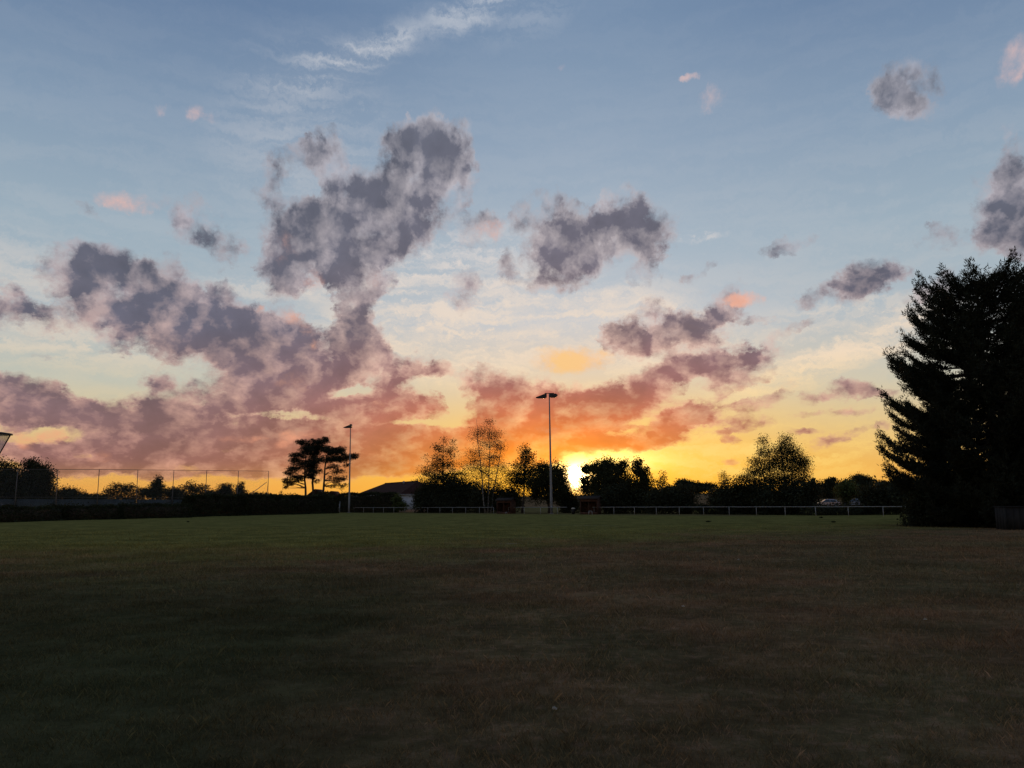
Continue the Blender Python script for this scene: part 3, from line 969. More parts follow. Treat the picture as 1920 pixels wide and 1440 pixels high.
# --- hedges
def hedge(name, label, a, b, w, h, leaf=.2, dens=210, m=None, group=None, rnd=.25):
    """clipped hedge from ground point a to b"""
    a, b = np.array(a), np.array(b)
    L = np.linalg.norm(b - a)
    t = (b - a) / L
    n = np.array([-t[1], t[0], 0])
    mid = (a + b) / 2
    z0 = gz(mid[0], mid[1])
    root_loc = np.array([mid[0], mid[1], z0])
    N = int(dens * (L * h + L * w + w * h * 2))
    u, v, q = rng.uniform(-.5, .5, N) * L, rng.uniform(-.5, .5, N) * w, rng.uniform(0, 1, N) * h
    f = rng.integers(0, 4, N)
    v = np.where(f < 2, np.sign(rng.normal(size=N)) * w / 2 + rng.normal(size=N) * .07, v)
    q = np.where(f == 2, h + rng.normal(size=N) * .09 + .1 * np.sin(u * .9 + a[0]) + .05 * np.sin(u * 2.7), q)
    u = np.where(f == 3, np.sign(rng.normal(size=N)) * L / 2 + rng.normal(size=N) * .1, u)
    # rounded shoulders
    cut = np.clip((q - h * (1 - rnd)) / (h * rnd), 0, 1)
    v *= 1 - .25 * cut ** 2
    u *= 1 - .35 * (w / L) * cut ** 2
    P = t * u[:, None] + n * v[:, None]
    P[:, 2] = np.maximum(q, .02)
    # stray shoots along the top and long grass at the foot
    ns = int(L * 26)
    su = rng.uniform(-.5, .5, ns) * L * .97
    sh = np.abs(rng.normal(size=ns)) * .16 * (1 + .9 * np.sin(su * .7 + a[1]))
    P2 = t * su[:, None] + n * (rng.uniform(-.4, .4, ns) * w)[:, None]
    P2[:, 2] = h + sh
    nf = int(L * 60)
    P3 = t * (rng.uniform(-.5, .5, nf) * L)[:, None] - n * np.sign(n[1]) * (w / 2 + np.abs(rng.normal(size=nf)) * .18)[:, None]
    P3[:, 2] = rng.uniform(0, .22, nf)
    P = np.concatenate([P, P2, P3])
    e = empty(name, root_loc, label, 'hedge', group)
    mb = MB().leaves(P, leaf)
    mb.build('foliage', m or M_HEDGE, e)
    # inner body of twigs
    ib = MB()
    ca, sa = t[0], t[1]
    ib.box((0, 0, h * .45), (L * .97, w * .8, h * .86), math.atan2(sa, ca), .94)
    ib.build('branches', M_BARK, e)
    return e


def gpt(px, Y):
    p = at(px, 960, Y)
    return (p.x, Y, 0)


hedge('clipped_hedge', 'low clipped hedge at the far left edge of the field', gpt(-45, 80), gpt(113, 91), 1.3, 1.45)
hedge('clipped_hedge', 'low clipped hedge second from the left, between two narrow gaps', gpt(117, 91.5), gpt(217, 98.5), 1.3, 1.5)
hedge('clipped_hedge', 'low clipped hedge third from the left, ending at the taller hedge', gpt(223, 99), gpt(350, 112), 1.3, 1.65)
hedge('tall_hedge', 'taller unclipped hedge between the low hedges and the thin conifer', gpt(350, 116), gpt(452, 127), 2.2, 2.9, .26, 190, rnd=.5)
hedge('tall_hedge', 'long tall hedge below the three pines ending at the pale gate', gpt(452, 128), gpt(624, 156), 2.2, 3.1, .26, 190, rnd=.4)
hedge('square_hedge', 'square trimmed hedge in front of the clubhouse behind the lamp mast', gpt(638, 176), gpt(741, 166), 1.8, 3.9, .26, 190, rnd=.15)
tree('conifer_shrub', 'pale rounded conifer shrub at the clubhouse corner', 'shrub', 746, YF(746, 4), [(745, 938, 9, 12), (750, 948, 15, 9)], 0.24, 5, .25, M_LEAFL, tr=.06, limbs=4)

# --- trees behind the pitch rail
tree('cherry_tree', 'spiky pyramid-shaped tree right of the clubhouse roof', 'tree', 832, YF(832, 9),
     [(833, 826, 5, 8), (848, 830, 5, 8), (822, 840, 16, 9), (843, 846, 17, 10), (828, 860, 32, 9), (842, 872, 34, 8), (818, 874, 34, 8), (832, 888, 50, 10), (800, 885, 16, 6), (855, 890, 24, 9), (826, 900, 48, 10)],
     0.22, 1.15, .32, M_LEAF, limbs=60, tr=.2, shell=.42)
tree('laurel_bush', 'wide dark bush under the pyramid-shaped tree', 'bush', 820, YF(820, 6),
     [(808, 924, 28, 28), (840, 915, 40, 26), (878, 924, 36, 28), (835, 940, 50, 18), (788, 935, 12, 20)], 0.3, 5, .45, M_LEAFD, tr=.1, limbs=10)
tree('birch_tree', 'tall thin-leaved birch with pale stems left of the lit lamp mast', 'tree', 915, YF(915, 8),
     [(917, 792, 9, 8), (905, 808, 22, 12), (928, 815, 18, 12), (890, 818, 14, 7), (915, 832, 26, 14), (938, 838, 12, 14), (892, 852, 20, 16), (925, 860, 22, 18), (905, 885, 32, 18), (885, 872, 15, 16), (942, 880, 16, 18), (930, 905, 30, 12)],
     0.17, .75, .5, M_LEAF, M_BIRCH, trunks=3, tr=.15, limbs=80, droop=.8, spread=1.1, shell=.6)
tree('hawthorn_bush', 'low dark bush at the foot of the pale birch stems', 'bush', 935, YF(935, 12), [(935, 932, 36, 22), (905, 935, 24, 22), (960, 930, 22, 20)], 0.3, 5, .42, M_LEAFD, tr=.08, limbs=6)
tree('field_maple', 'upright pointed tree between the birch and the round oak', 'tree', 979, YF(979, 7),
     [(984, 842, 8, 9), (986, 856, 15, 11), (982, 872, 22, 12), (992, 885, 24, 12), (972, 892, 26, 12), (965, 905, 20, 10), (990, 905, 24, 12)], 0.26, 2.6, .38, M_LEAF, limbs=36, tr=.2, shell=.42)
tree('oak_tree', 'round-headed tree just left of the setting sun behind the lamp mast', 'tree', 1030, YF(1030, 8),
     [(1018, 880, 18, 14), (1042, 885, 24, 18), (1030, 900, 38, 20), (1052, 908, 18, 16), (1010, 910, 24, 18), (1040, 925, 34, 22), (1005, 928, 18, 16)], 0.26, 3.0, .4, M_LEAF, limbs=30, tr=.22, shell=.42)
tree('hawthorn_bush', 'small low bush in the gap below the setting sun', 'bush', 1070, YF(1070, 11), [(1065, 925, 12, 12), (1078, 935, 10, 10), (1058, 936, 12, 14)], 0.3, 3.5, .32, M_LEAFD, tr=.06, limbs=8)
tree('oak_tree', 'broad dense tree just right of the setting sun', 'tree', 1135, YF(1135, 9),
     [(1100, 880, 16, 9), (1096, 900, 15, 9), (1120, 878, 22, 14), (1138, 870, 16, 14), (1155, 880, 22, 16), (1168, 873, 10, 12), (1135, 898, 46, 22), (1165, 905, 28, 22), (1105, 915, 20, 16), (1135, 928, 46, 24)], 0.26, 3.2, .4, M_LEAF, limbs=34, tr=.24, shell=.42)
tree('ash_sapling', 'slender feathery tree on the right shoulder of the broad tree', 'tree', 1200, YF(1200, 8),
     [(1196, 868, 6, 10), (1194, 882, 11, 14), (1206, 890, 13, 16), (1212, 904, 12, 12), (1200, 915, 24, 18)], 0.3, 3.5, .32, M_LEAF, limbs=30, tr=.12)
tree('ash_sapling', 'small sparse see-through sapling above the hedge right of the sun', 'tree', 1243, YF(1243, 7),
     [(1243, 893, 6, 10), (1240, 905, 11, 10), (1250, 906, 8, 12)], 0.22, 1.15, .25, M_LEAF, limbs=30, tr=.07)
tree('hedge_bush', 'dark rounded bush behind the right-hand wooden shelter', 'bush', 1170, YF(1170, 6), [(1150, 935, 36, 22), (1190, 928, 36, 26), (1215, 930, 26, 22)], 0.3, 5, .42, M_LEAFD, tr=.08, limbs=6)
tree('hedge_bush', 'dark bush midway along the rail left of the pale field gap', 'bush', 1262, YF(1262, 6), [(1245, 930, 36, 20), (1278, 930, 26, 20), (1292, 940, 16, 12)], 0.3, 5, .4, M_LEAFD, tr=.08, limbs=6)
tree('distant_tree', 'distant flat-topped tree beyond the pale field gap', 'tree', 1290, 290, [(1282, 907, 20, 8), (1305, 911, 20, 7), (1328, 913, 16, 7), (1290, 917, 55, 8)], 0.5, 5, .5, M_LEAFD, limbs=10)
tree('hedge_bush', 'thin straggly bush in front of the pale field gap', 'bush', 1338, YF(1338, 6), [(1336, 938, 10, 16), (1345, 925, 10, 16), (1318, 948, 16, 6)], 0.28, 3.5, .3, M_LEAFD, tr=.06, limbs=10)
tree('hedge_bush', 'large rounded bush left of the twin birches', 'bush', 1390, YF(1390, 6), [(1385, 922, 42, 24), (1360, 930, 26, 22), (1415, 926, 36, 26), (1400, 938, 50, 18)], 0.3, 5, .42, M_LEAFD, tr=.08, limbs=6)
tree('ash_sapling', 'bare twiggy sapling sticking up left of the twin birches', 'tree', 1355, YF(1355, 8), [(1355, 890, 7, 8), (1352, 902, 7, 6), (1362, 900, 5, 8)], 0.12, 1.15, .2, M_LEAF, limbs=12, tr=.05)
tree('birch_tree', 'left and more open of the twin birches above the bushes', 'tree', 1446, YF(1446, 7),
     [(1432, 826, 8, 12), (1436, 848, 16, 14), (1420, 866, 14, 14), (1442, 875, 24, 18), (1415, 885, 20, 12), (1395, 898, 18, 9), (1440, 900, 34, 14), (1430, 915, 30, 10), (1458, 862, 14, 22)], .16, 2.0, .34, M_LEAF, M_BARK, trunks=2, tr=.12, limbs=60, droop=.6, spread=.9)
tree('birch_tree', 'right and denser of the twin birches with a drooping right side', 'tree', 1478, YF(1478, 7.5),
     [(1474, 824, 9, 11), (1470, 842, 18, 16), (1484, 850, 18, 20), (1500, 862, 12, 14), (1480, 875, 26, 18), (1508, 868, 12, 14), (1505, 888, 14, 16), (1475, 900, 26, 16), (1500, 905, 14, 10)], .16, 2.2, .34, M_LEAF, M_BARK, trunks=2, tr=.12, limbs=60, droop=.7, spread=.8)
tree('hedge_bush', 'dark bush under the right-hand twin birch', 'bush', 1462, YF(1462, 5.5), [(1450, 930, 36, 24), (1485, 925, 32, 24), (1470, 940, 50, 16)], 0.3, 5, .4, M_LEAFD, tr=.08, limbs=6)
tree('holly_tree', 'small upright dark tree between the twin birches and the parked cars', 'tree', 1520, YF(1520, 6), [(1520, 910, 13, 12), (1518, 925, 18, 16), (1512, 940, 22, 14)], 0.28, 5, .34, M_LEAFD, tr=.09, limbs=8)
tree('rowan_sapling', 'pale green leafy sapling in front of the parked cars', 'tree', 1586, YF(1586, 7), [(1585, 908, 16, 10), (1580, 922, 17, 14), (1594, 922, 12, 12), (1588, 936, 11, 8)], 0.22, 3.5, .28, M_LEAFL, tr=.05, limbs=22)
tree('hedge_bush', 'tangled dark bush right of the parked cars', 'bush', 1645, YF(1645, 7), [(1630, 930, 18, 18), (1655, 925, 26, 22), (1680, 930, 30, 24)], 0.3, 5, .42, M_LEAFD, tr=.08, limbs=14)
tree('bramble_bush', 'low bramble strip below the parked cars behind the rail', 'bush', 1565, YF(1565, 5), [(1550, 950, 40, 6), (1600, 950, 40, 7), (1640, 952, 30, 8)], 0.22, 3.5, .28, M_LEAFD, tr=.04, limbs=6)
for lab, px, Y, el in (
        ('far rounded tree just left of the parked cars skyline', 1556, 250, [(1556, 907, 14, 9), (1545, 913, 16, 8), (1562, 900, 6, 6), (1556, 922, 30, 10)]),
        ('far broad domed tree highest on the skyline right of the cars', 1612, 260, [(1612, 898, 20, 9), (1628, 902, 14, 8), (1610, 908, 36, 9), (1612, 922, 40, 12)]),
        ('far low tree on the skyline between the two domed trees', 1582, 275, [(1580, 910, 22, 7), (1582, 924, 30, 10)]),
        ('far tree on the skyline closest to the big right-hand conifer', 1668, 240, [(1660, 908, 18, 7), (1684, 903, 18, 9), (1670, 920, 44, 12)])):
    tree('distant_tree', lab, 'tree', px, Y, el, .45, 4, .5, M_LEAFD, limbs=12, group='far trees on the right skyline')
# far woodland edge on the horizon, nobody could count it
fw = MB()
for i in range(760):
    x = rng.uniform(-1300, 1300)
    y = 560 + rng.uniform(-30, 60) - .1 * x
    z = gz(x, y)
    if -30 < x < 90:
        continue
    c = np.array([x, y, z + 2.2])
    P = c + rng.normal(size=(110, 3)) * np.array([6.5, 3, 1.4])
    P[:, 2] = np.maximum(P[:, 2], z)
    fw.leaves(P, 1.5)
fwo = fw.build('woodland_edge', M_LEAFD)
fwo['kind'] = 'stuff'
tag(fwo, 'distant dark woodland edge along the horizon', 'woodland')


# --- big conifer on the right
def big_pine_meshes():
    Ht = 15.3
    prof_z = [q * .87 for q in (0, .6, 1.5, 2.9, 4.6, 5.4, 9.0, 10.4, 12.6, 13.8, 15.0, 16.1, 16.9, 17.4)]
    prof_r = [5.6, 6.0, 6.1, 6.4, 6.9, 6.9, 6.8, 6.4, 5.8, 5.0, 4.5, 4.1, 3.2, 1.8]
    tb, P, D = MB(), [], []
    zs = np.linspace(0, Ht, 24)
    trunk = np.stack([.12 * np.sin(zs * .4), .1 * np.cos(zs * .5), zs - .15], 1)
    tb.tube(trunk, np.interp(zs, [0, 1, Ht], [.46, .36, .05]), 12)
    z = .7
    az0 = 0
    while z < Ht - .15:
        nl = 7 if z < 14 else 6
        az0 += .6
        for k in range(nl):
            a = az0 + k * 2 * math.pi / nl + rng.normal() * .18
            L = np.interp(z + .25, prof_z, prof_r) * rng.uniform(.72, 1.04)
            if rng.uniform() < .06 and 5 < z < 14:
                L *= .55
            out = np.array([math.cos(a), math.sin(a), 0])
            side = np.array([-math.sin(a), math.cos(a), 0])
            t = np.linspace(0, 1, 8)
            rise = np.interp(z, [0, 6, 12, 15], [-.06, .0, .12, .5])
            # level limbs that sweep up at their tips
            pts = np.array([0, 0, z]) + out * (L * t * (1 - .10 * t ** 3))[:, None] + np.array([0, 0, 1.]) * (L * (rise * t - .12 * t * (1 - t) * 2 + .17 * t ** 4))[:, None] + side * (rng.normal() * .06 * L * t ** 2)[:, None]
            tb.tube(pts, np.linspace(.085 * (L / 7) + .02, .015, 8), 5, cap=False)
            nb = int(5 + L * 3.6)
            for b in range(nb):
                s = .34 + .66 * (b + rng.uniform()) / nb
                base = np.array([np.interp(s, t, pts[:, i]) for i in range(3)])
                bl = (L * .27 * (1.12 - s) + .36) * rng.uniform(.7, 1.2)
                sg = 1 if b % 2 else -1
                d = out * rng.uniform(.5, .95) + side * sg * rng.uniform(.35, .95) + np.array([0, 0, rng.uniform(-.12, .25)])
                d /= np.linalg.norm(d)
                if b == nb - 1:
                    d = out * .7 + np.array([0, 0, .6])
                    bl = .55
                m = max(3, int(bl / .16))
                tt = np.linspace(.25, 1, m)
                q = base + d * (bl * tt)[:, None] + np.array([0, 0, 1.]) * (.32 * bl * tt ** 2.5)[:, None]
                P.append(q)
                dd = np.tile(d, (m, 1))
                dd[:, 2] += .35 + .9 * tt
                D.append(dd)
        z += rng.uniform(.40, .56)
    # leader shoots
    for k in range(26):
        a = rng.uniform(0, 6.28)
        r = rng.uniform(0, 1.5)
        q0 = np.array([r * math.cos(a), r * math.sin(a), Ht - .25 - r * .38 + rng.uniform(-.2, .2)])
        q = q0 + np.array([[.04, 0, .12]]) * np.arange(4)[:, None]
        P.append(q)
        D.append(np.tile([[math.cos(a) * .3, math.sin(a) * .3, 1.]], (4, 1)))
    P, D = np.concatenate(P), np.concatenate(D)
    D /= np.linalg.norm(D, axis=1)[:, None]
    kk = 13
    Q = np.repeat(P, kk, 0) + rng.normal(size=(len(P) * kk, 3)) * .085
    cb = MB()
    d = np.repeat(D, kk, 0) + rng.normal(size=(len(Q), 3)) * .7
    d /= np.linalg.norm(d, axis=1)[:, None]
    s = np.cross(d, rng.normal(size=d.shape))
    s /= np.linalg.norm(s, axis=1)[:, None]
    Ln = rng.uniform(.16, .28, len(Q))[:, None]
    V = np.stack([Q - s * .03, Q + s * .03, Q + d * Ln], 1)
    cb.add(V.reshape(-1, 3), np.arange(3 * len(Q)).reshape(-1, 3))
    return tb, cb


tb, cb = big_pine_meshes()
pb = at(1876, 985, 50)
root = empty('black_pine', (pb.x, 50, 0), 'huge dark pine with upswept branch tips filling the right edge', 'tree')
tr_o = tb.build('trunk', M_BARK, root, smooth=True)
cr_o = cb.build('crown', M_NEEDLE, root)
root2 = empty('black_pine', (pb.x + 9.6, 56, 0), 'second tall pine behind the huge one, cut off by the right edge', 'tree')
root2.rotation_euler = (0, 0, 2.1)
root2.scale = (.93, .93, .93)
for src in (tr_o, cr_o):
    c = src.copy()
    COL.objects.link(c)
    c.parent = root2
tree('laurel_bush', 'dark spreading shrub on the ground at the left foot of the huge pine', 'bush', 1745, 51, [(1735, 945, 34, 44), (1775, 930, 42, 56), (1722, 972, 26, 16), (1760, 965, 50, 24)], 0.15, 5, .22, M_LEAFD, tr=.06, limbs=12)
tree('laurel_bush', 'dark dense shrub directly under the huge pine trunk', 'bush', 1840, 49.5, [(1830, 935, 50, 55), (1880, 940, 50, 50), (1850, 970, 60, 24), (1925, 945, 40, 50)], 0.15, 5, .24, M_LEAFD, tr=.06, limbs=12)

# ------------------------------------------------------------------ pitch rail
RAIL_H = 1.03


def rail_run(label, k0, k1, end0=0.0, end1=0.0, skip=()):
    a, b = rail_pt(k0 - end0), rail_pt(k1 + end1)
    root = empty('pitch_rail', a, label, 'railing', 'white rail round the pitch')
    ks = [k for k in range(int(math.ceil(k0)), int(math.floor(k1)) + 1) if k not in skip]
    post = None
    for k in ks:
        p = rail_pt(k)
        if post is None:
            mb = MB()
            mb.tube([(0, 0, -.3), (0, 0, RAIL_H - .04)], .032, 8)
            mb.box((0, 0, RAIL_H - .05), (.1, .1, .05))
            post = mb.build('post', M_WHITEP, root)
            o = post
        else:
            o = post.copy()
            COL.objects.link(o)
            o.parent = root
        o.location = p - a
        o.rotation_euler = (rng.normal() * .012, rng.normal() * .012, 0)
    # rail tube in lengths between posts
    stations = [k0 - end0] + [k for k in ks if k > k0 - end0 + .01 and k < k1 + end1 - .01] + [k1 + end1]
    for s0, s1 in zip(stations[:-1], stations[1:]):
        p, q = rail_pt(s0) - a, rail_pt(s1) - a
        mid = (p + q) / 2 + Vector((0, 0, -.012 + rng.normal() * .006))
        h = Vector((0, 0, RAIL_H))
        MB().tube([p + h, mid + h, q + h], .032, 8).build('rail', M_WHITEP, root, smooth=True)


rail_run('white tubular rail from the left lamp mast to the left wooden shelter', 0, 12, .1)
rail_run('short white tubular rail between the two wooden shelters', 13, 17, 0, -.45, skip=(17,))
rail_run('long white tubular rail running right from the right wooden shelter', 18, 33, .1)


# ------------------------------------------------------------------ floodlight masts
def mast(label, px, Y, top_y, heads):
    b = at(px, 955, Y)
    z0 = gz(b.x, Y)
    H = at(px, top_y, Y).z - z0
    root = empty('floodlight_mast', (b.x, Y, z0), label, 'lamp mast')
    zs = np.linspace(0, H, 10)
    MB().tube(np.stack([zs * 0 - zs * .006, zs * 0, zs], 1), np.linspace(.21, .085, 10), 12).build('pole', M_STEEL, root, smooth=True)
    MB().box((0, 0, .02), (.7, .7, .06)).build('base_plate', M_STEEL, root)
    MB().box((.02, -.22, 1.0), (.18, .1, .5)).build('access_door', M_STEEL, root)
    MB().box((-H * .006, 0, H + .05), (1.5 if len(heads) > 1 else .5, .1, .1)).build('cross_arm', M_DARKM, root)
    for (dx, kind) in heads:
        x0 = dx - H * .006
        hb = MB()
        if kind == 'wedge':     # shallow asymmetric lamp seen from the side
            s = -1
            prof = [(0, -.62), (0, .0), (-.55, -.16), (-1.75, -.62), (-1.7, -.68), (-.2, -.72)]
        else:
            prof = [(-.55, -.5), (-.55, -.05), (.45, -.05), (.75, -.28), (.5, -.55), (-.4, -.58)]
        n = len(prof)
        V = [(x0 + x, -.42, H + z) for x, z in prof] + [(x0 + x, .42, H + z) for x, z in prof]
        hb.add(V, [(i, (i + 1) % n, (i + 1) % n + n, i + n) for i in range(n)])
        for off in (0, n):
            hb.add(V[off:off + n], [(0, i, i + 1) for i in range(1, n - 1)])
        hd = hb.build('lamp_head', M_DARKM, root)
        MB().box((x0 + (-.95 if kind == 'wedge' else 0), 0, H - (.72 if kind == 'wedge' else .62)), (1.0 if kind == 'wedge' else .8, .7, .03)).build('glass', M_GLASS, hd)
    return H


mast('tall grey lamp mast with two heads in front of the sunset', 1034, 127, 738, [(-.42, 'wedge'), (.62, 'box')])
mast('grey lamp mast with a single head right of the three pines', 654.5, 168, 796, [(.28, 'wedge')])

# ------------------------------------------------------------------ tall mesh fence by the hedges
def net_material():
    m = bpy.data.materials.new('chain_mesh')
    m.use_nodes = True
    m.node_tree.nodes.clear()
    nt = NT(m.node_tree)
    p = nt.n('ShaderNodeBsdfPrincipled')
    p.inputs['Base Color'].default_value = (.10, .11, .12, 1)
    p.inputs['Roughness'].default_value = .6
    tcn = nt.n('ShaderNodeTexCoord')
    # diamond wires, 50 mm mesh
    sp = nt.n('ShaderNodeSeparateXYZ')
    nt.put(sp.inputs[0], tcn.outputs['UV'])
    u, v = sp.outputs[0], sp.outputs[1]

    def wire(e):
        fr = nt.m('FRACT', nt.m('MULTIPLY', e, 14.0))
        return nt.m('LESS_THAN', fr, .05)
    w = nt.m('MAXIMUM', wire(nt.m('ADD', u, v)), wire(nt.m('SUBTRACT', u, v)))
    tr = nt.n('ShaderNodeBsdfTransparent')
    mx = nt.n('ShaderNodeMixShader')
    nt.put(mx.inputs[0], w)
    nt.put(mx.inputs[1], tr.outputs[0])
    nt.put(mx.inputs[2], p.outputs[0])
    o = nt.n('ShaderNodeOutputMaterial')
    nt.put(o.inputs[0], mx.outputs[0])
    return m


M_NET = net_material()


def panel(name, a, b, z0, z1, zb0, zb1, m, parent):
    me = bpy.data.meshes.new(name)
    V = [(a[0], a[1], z0), (b[0], b[1], zb0), (b[0], b[1], zb1), (a[0], a[1], z1)]
    me.from_pydata(V, [], [(0, 1, 2, 3)])
    L = math.hypot(b[0] - a[0], b[1] - a[1])
    uv = me.uv_layers.new(name='uv')
    for l, c in zip(uv.data, ((0, z0), (L, zb0), (L, zb1), (0, z1))):
        l.uv = c
    me.materials.append(m)
    o = bpy.data.objects.new(name, me)
    COL.objects.link(o)
    o.parent = parent
    return o


posts = [(-52, 97, 880), (27, 100, 880), (103, 103.5, 880), (181, 108, 880.3), (254, 113, 881), (322, 119, 881.5), (384, 125.5, 882), (444, 133, 882.8), (501, 141.5, 883.3)]
pts = []
for px, Y, ty in posts:
    t = at(px, ty, Y)
    g = at(px, 955, Y)
    pts.append((Vector((g.x, Y, 0)), t.z))
fr = empty('ball_stop_fence', pts[2][0], 'tall wire mesh fence on thin posts behind the low hedges', 'fence')
o0 = pts[2][0]
for i, (p, h) in enumerate(pts):
    q = p - o0
    MB().tube([q + Vector((0, 0, -.3)), q + Vector((0, 0, h))], .045, 8).build('post', M_POST, fr, smooth=True)
    if i >= 2:
        d = Vector((-.95, 1.9, 0))
        MB().tube([q + Vector((0, 0, h * .80)), q + d + Vector((0, 0, .0))], .032, 6).build('brace', M_POST, fr, smooth=True)
for (p, h), (q, h2) in zip(pts[:-1], pts[1:]):
    a, b = p - o0, q - o0
    MB().tube([a + Vector((0, 0, h)), b + Vector((0, 0, h2))], .035, 6).build('top_rail', M_POST, fr, smooth=True)
    MB().tube([a + Vector((0, 0, 2.75)), b + Vector((0, 0, 2.75))], .022, 6).build('middle_rail', M_POST, fr, smooth=True)
    off = Vector((.0, .06, 0))
    panel('mesh_panel', a + off, b + off, .1, h - .05, .1, h2 - .05, M_NET, fr)
# dark windbreak sheet low on the court side
M_SHEET = mat('windbreak_sheet', (.03, .04, .045), .8, .2, 2, spec=.2)
for (p, h), (q, h2) in list(zip(pts[:-1], pts[1:]))[:6]:
    a, b = p - o0, q - o0
    m_ = (a + b) / 2 + Vector((0, .14, 1.35))
    d_ = b - a
    MB().box(m_, (d_.length - .15, .02, 2.3), math.atan2(d_.y, d_.x)).build('windbreak_sheet', M_SHEET, fr)
# slanting corner stays
e0 = at(500, 904, 139) - o0
e1 = at(443, 947, 130) - o0
MB().tube([e0, e1], .05, 8).build('corner_stay', M_POST, fr, smooth=True)
MB().tube([at(2, 945, 98) - o0, at(23, 957, 98) - o0], .06, 8).build('corner_stay', M_POST, fr, smooth=True)


# ------------------------------------------------------------------ wooden shelters (dugouts)
def shelter(label, px0, px1, Y, ytop, rz):
    a, b = at(px0, 958, Y), at(px1, 958, Y)
    w = (b - a).length * .82
    cx = (a.x + b.x) / 2
    h = at(px0, ytop, Y).z
    root = empty('team_shelter', (cx, Y, 0), label, 'shelter', rz=rz)
    dpt = 1.7
    hb = h - .42
    # back and side walls as boards
    nb = 8
    for i in range(nb):
        bw = w / nb
        MB().box((-w / 2 + bw * (i + .5), dpt / 2, hb / 2), (bw - .012, .03, hb)).build('board', M_WOODB, root)
    for s in (-1, 1):
        for i in range(5):
            bw = dpt / 5
            hh = hb
            MB().box((s * (w / 2 + .016), -dpt / 2 + bw * (i + .5), hh / 2), (.03, bw - .012, hh)).build('board', M_WOODB, root)
        # gable piece
        g = MB()
        x = s * (w / 2 + .016)
        V = [(x - .015, -dpt / 2, hb), (x - .015, dpt / 2, hb), (x - .015, 0, h - .1), (x + .015, -dpt / 2, hb), (x + .015, dpt / 2, hb), (x + .015, 0, h - .1)]
        g.add(V, [(0, 1, 2), (3, 5, 4)])
        g.add(V, [(0, 3, 4, 1), (1, 4, 5, 2), (2, 5, 3, 0)])
        g.build('gable', M_WOODB, root)
    # front: boarded upper band, open below with a bench
    MB().box((0, -dpt / 2, hb - .2), (w, .04, .4)).build('front_fascia', M_WOODB, root)
    MB().box((0, -dpt / 2, .16), (w, .04, .32)).build('kick_board', M_WOODB, root)
    for x in (-w / 2 + .06, 0, w / 2 - .06):
        MB().box((x, -dpt / 2 + .05, hb / 2), (.09, .09, hb)).build('front_post', M_WOODB, root)
    MB().box((0, .45, .45), (w - .1, .4, .05)).build('bench', M_WOODB, root)
    for s in (-1, 1):
        r = MB()
        ov = .28
        y0, y1 = s * (dpt / 2 + .25), 0.0
        z0, z1 = hb - .02, h
        V = [(-w / 2 - ov, y0, z0), (w / 2 + ov, y0, z0), (w / 2 + ov, y1, z1), (-w / 2 - ov, y1, z1)]
        V += [(x, y, z + .07) for x, y, z in V]
        r.add(V, [(0, 3, 2, 1), (4, 5, 6, 7), (0, 1, 5, 4), (1, 2, 6, 5), (2, 3, 7, 6), (3, 0, 4, 7)])
        r.build('roof_slope', M_FELT, root)
    return root


shelter('brown wooden team shelter left of the lit lamp mast', 931, 967, 133.5, 934, R_(-28))
shelter('brown wooden team shelter just below the setting sun', 1087, 1128, 119.5, 930.5, R_(-24))


# small white stools by the shelters
def stool(label, px, Y, s):
    p = at(px, 960, Y)
    r = empty('step_stool', (p.x, Y, 0), label, 'stool', 'white stools by the shelters')
    MB().box((0, 0, .46 * s), (.5 * s, .34 * s, .06)).build('seat', M_WHITEP, r)
    for sx in (-1, 1):
        for sy in (-1, 1):
            MB().tube([(sx * .24 * s, sy * .15 * s, 0), (sx * .2 * s, sy * .12 * s, .44 * s)], .03, 6).build('leg', M_WHITEP, r)


stool('small white stool in front of the right wooden shelter', 1107, 116.2, 1.05)
stool('small white stool in front of the left wooden shelter', 949, 129.5, .6)

# litter bin by the rail end
p = at(1075, 958, 121.5)
bn = empty('litter_bin', (p.x, 121.5, 0), 'small dark litter bin with a pale lid at the rail end below the sun', 'bin')
MB().tube([(0, 0, 0), (0, 0, .78)], [.22, .27], 12).build('bin_body', M_BLACK, bn, smooth=True)
MB().tube([(0, 0, .78), (0, 0, .86), (0, 0, .96)], [.29, .29, .16], 12).build('lid', M_CREAM, bn, smooth=True)

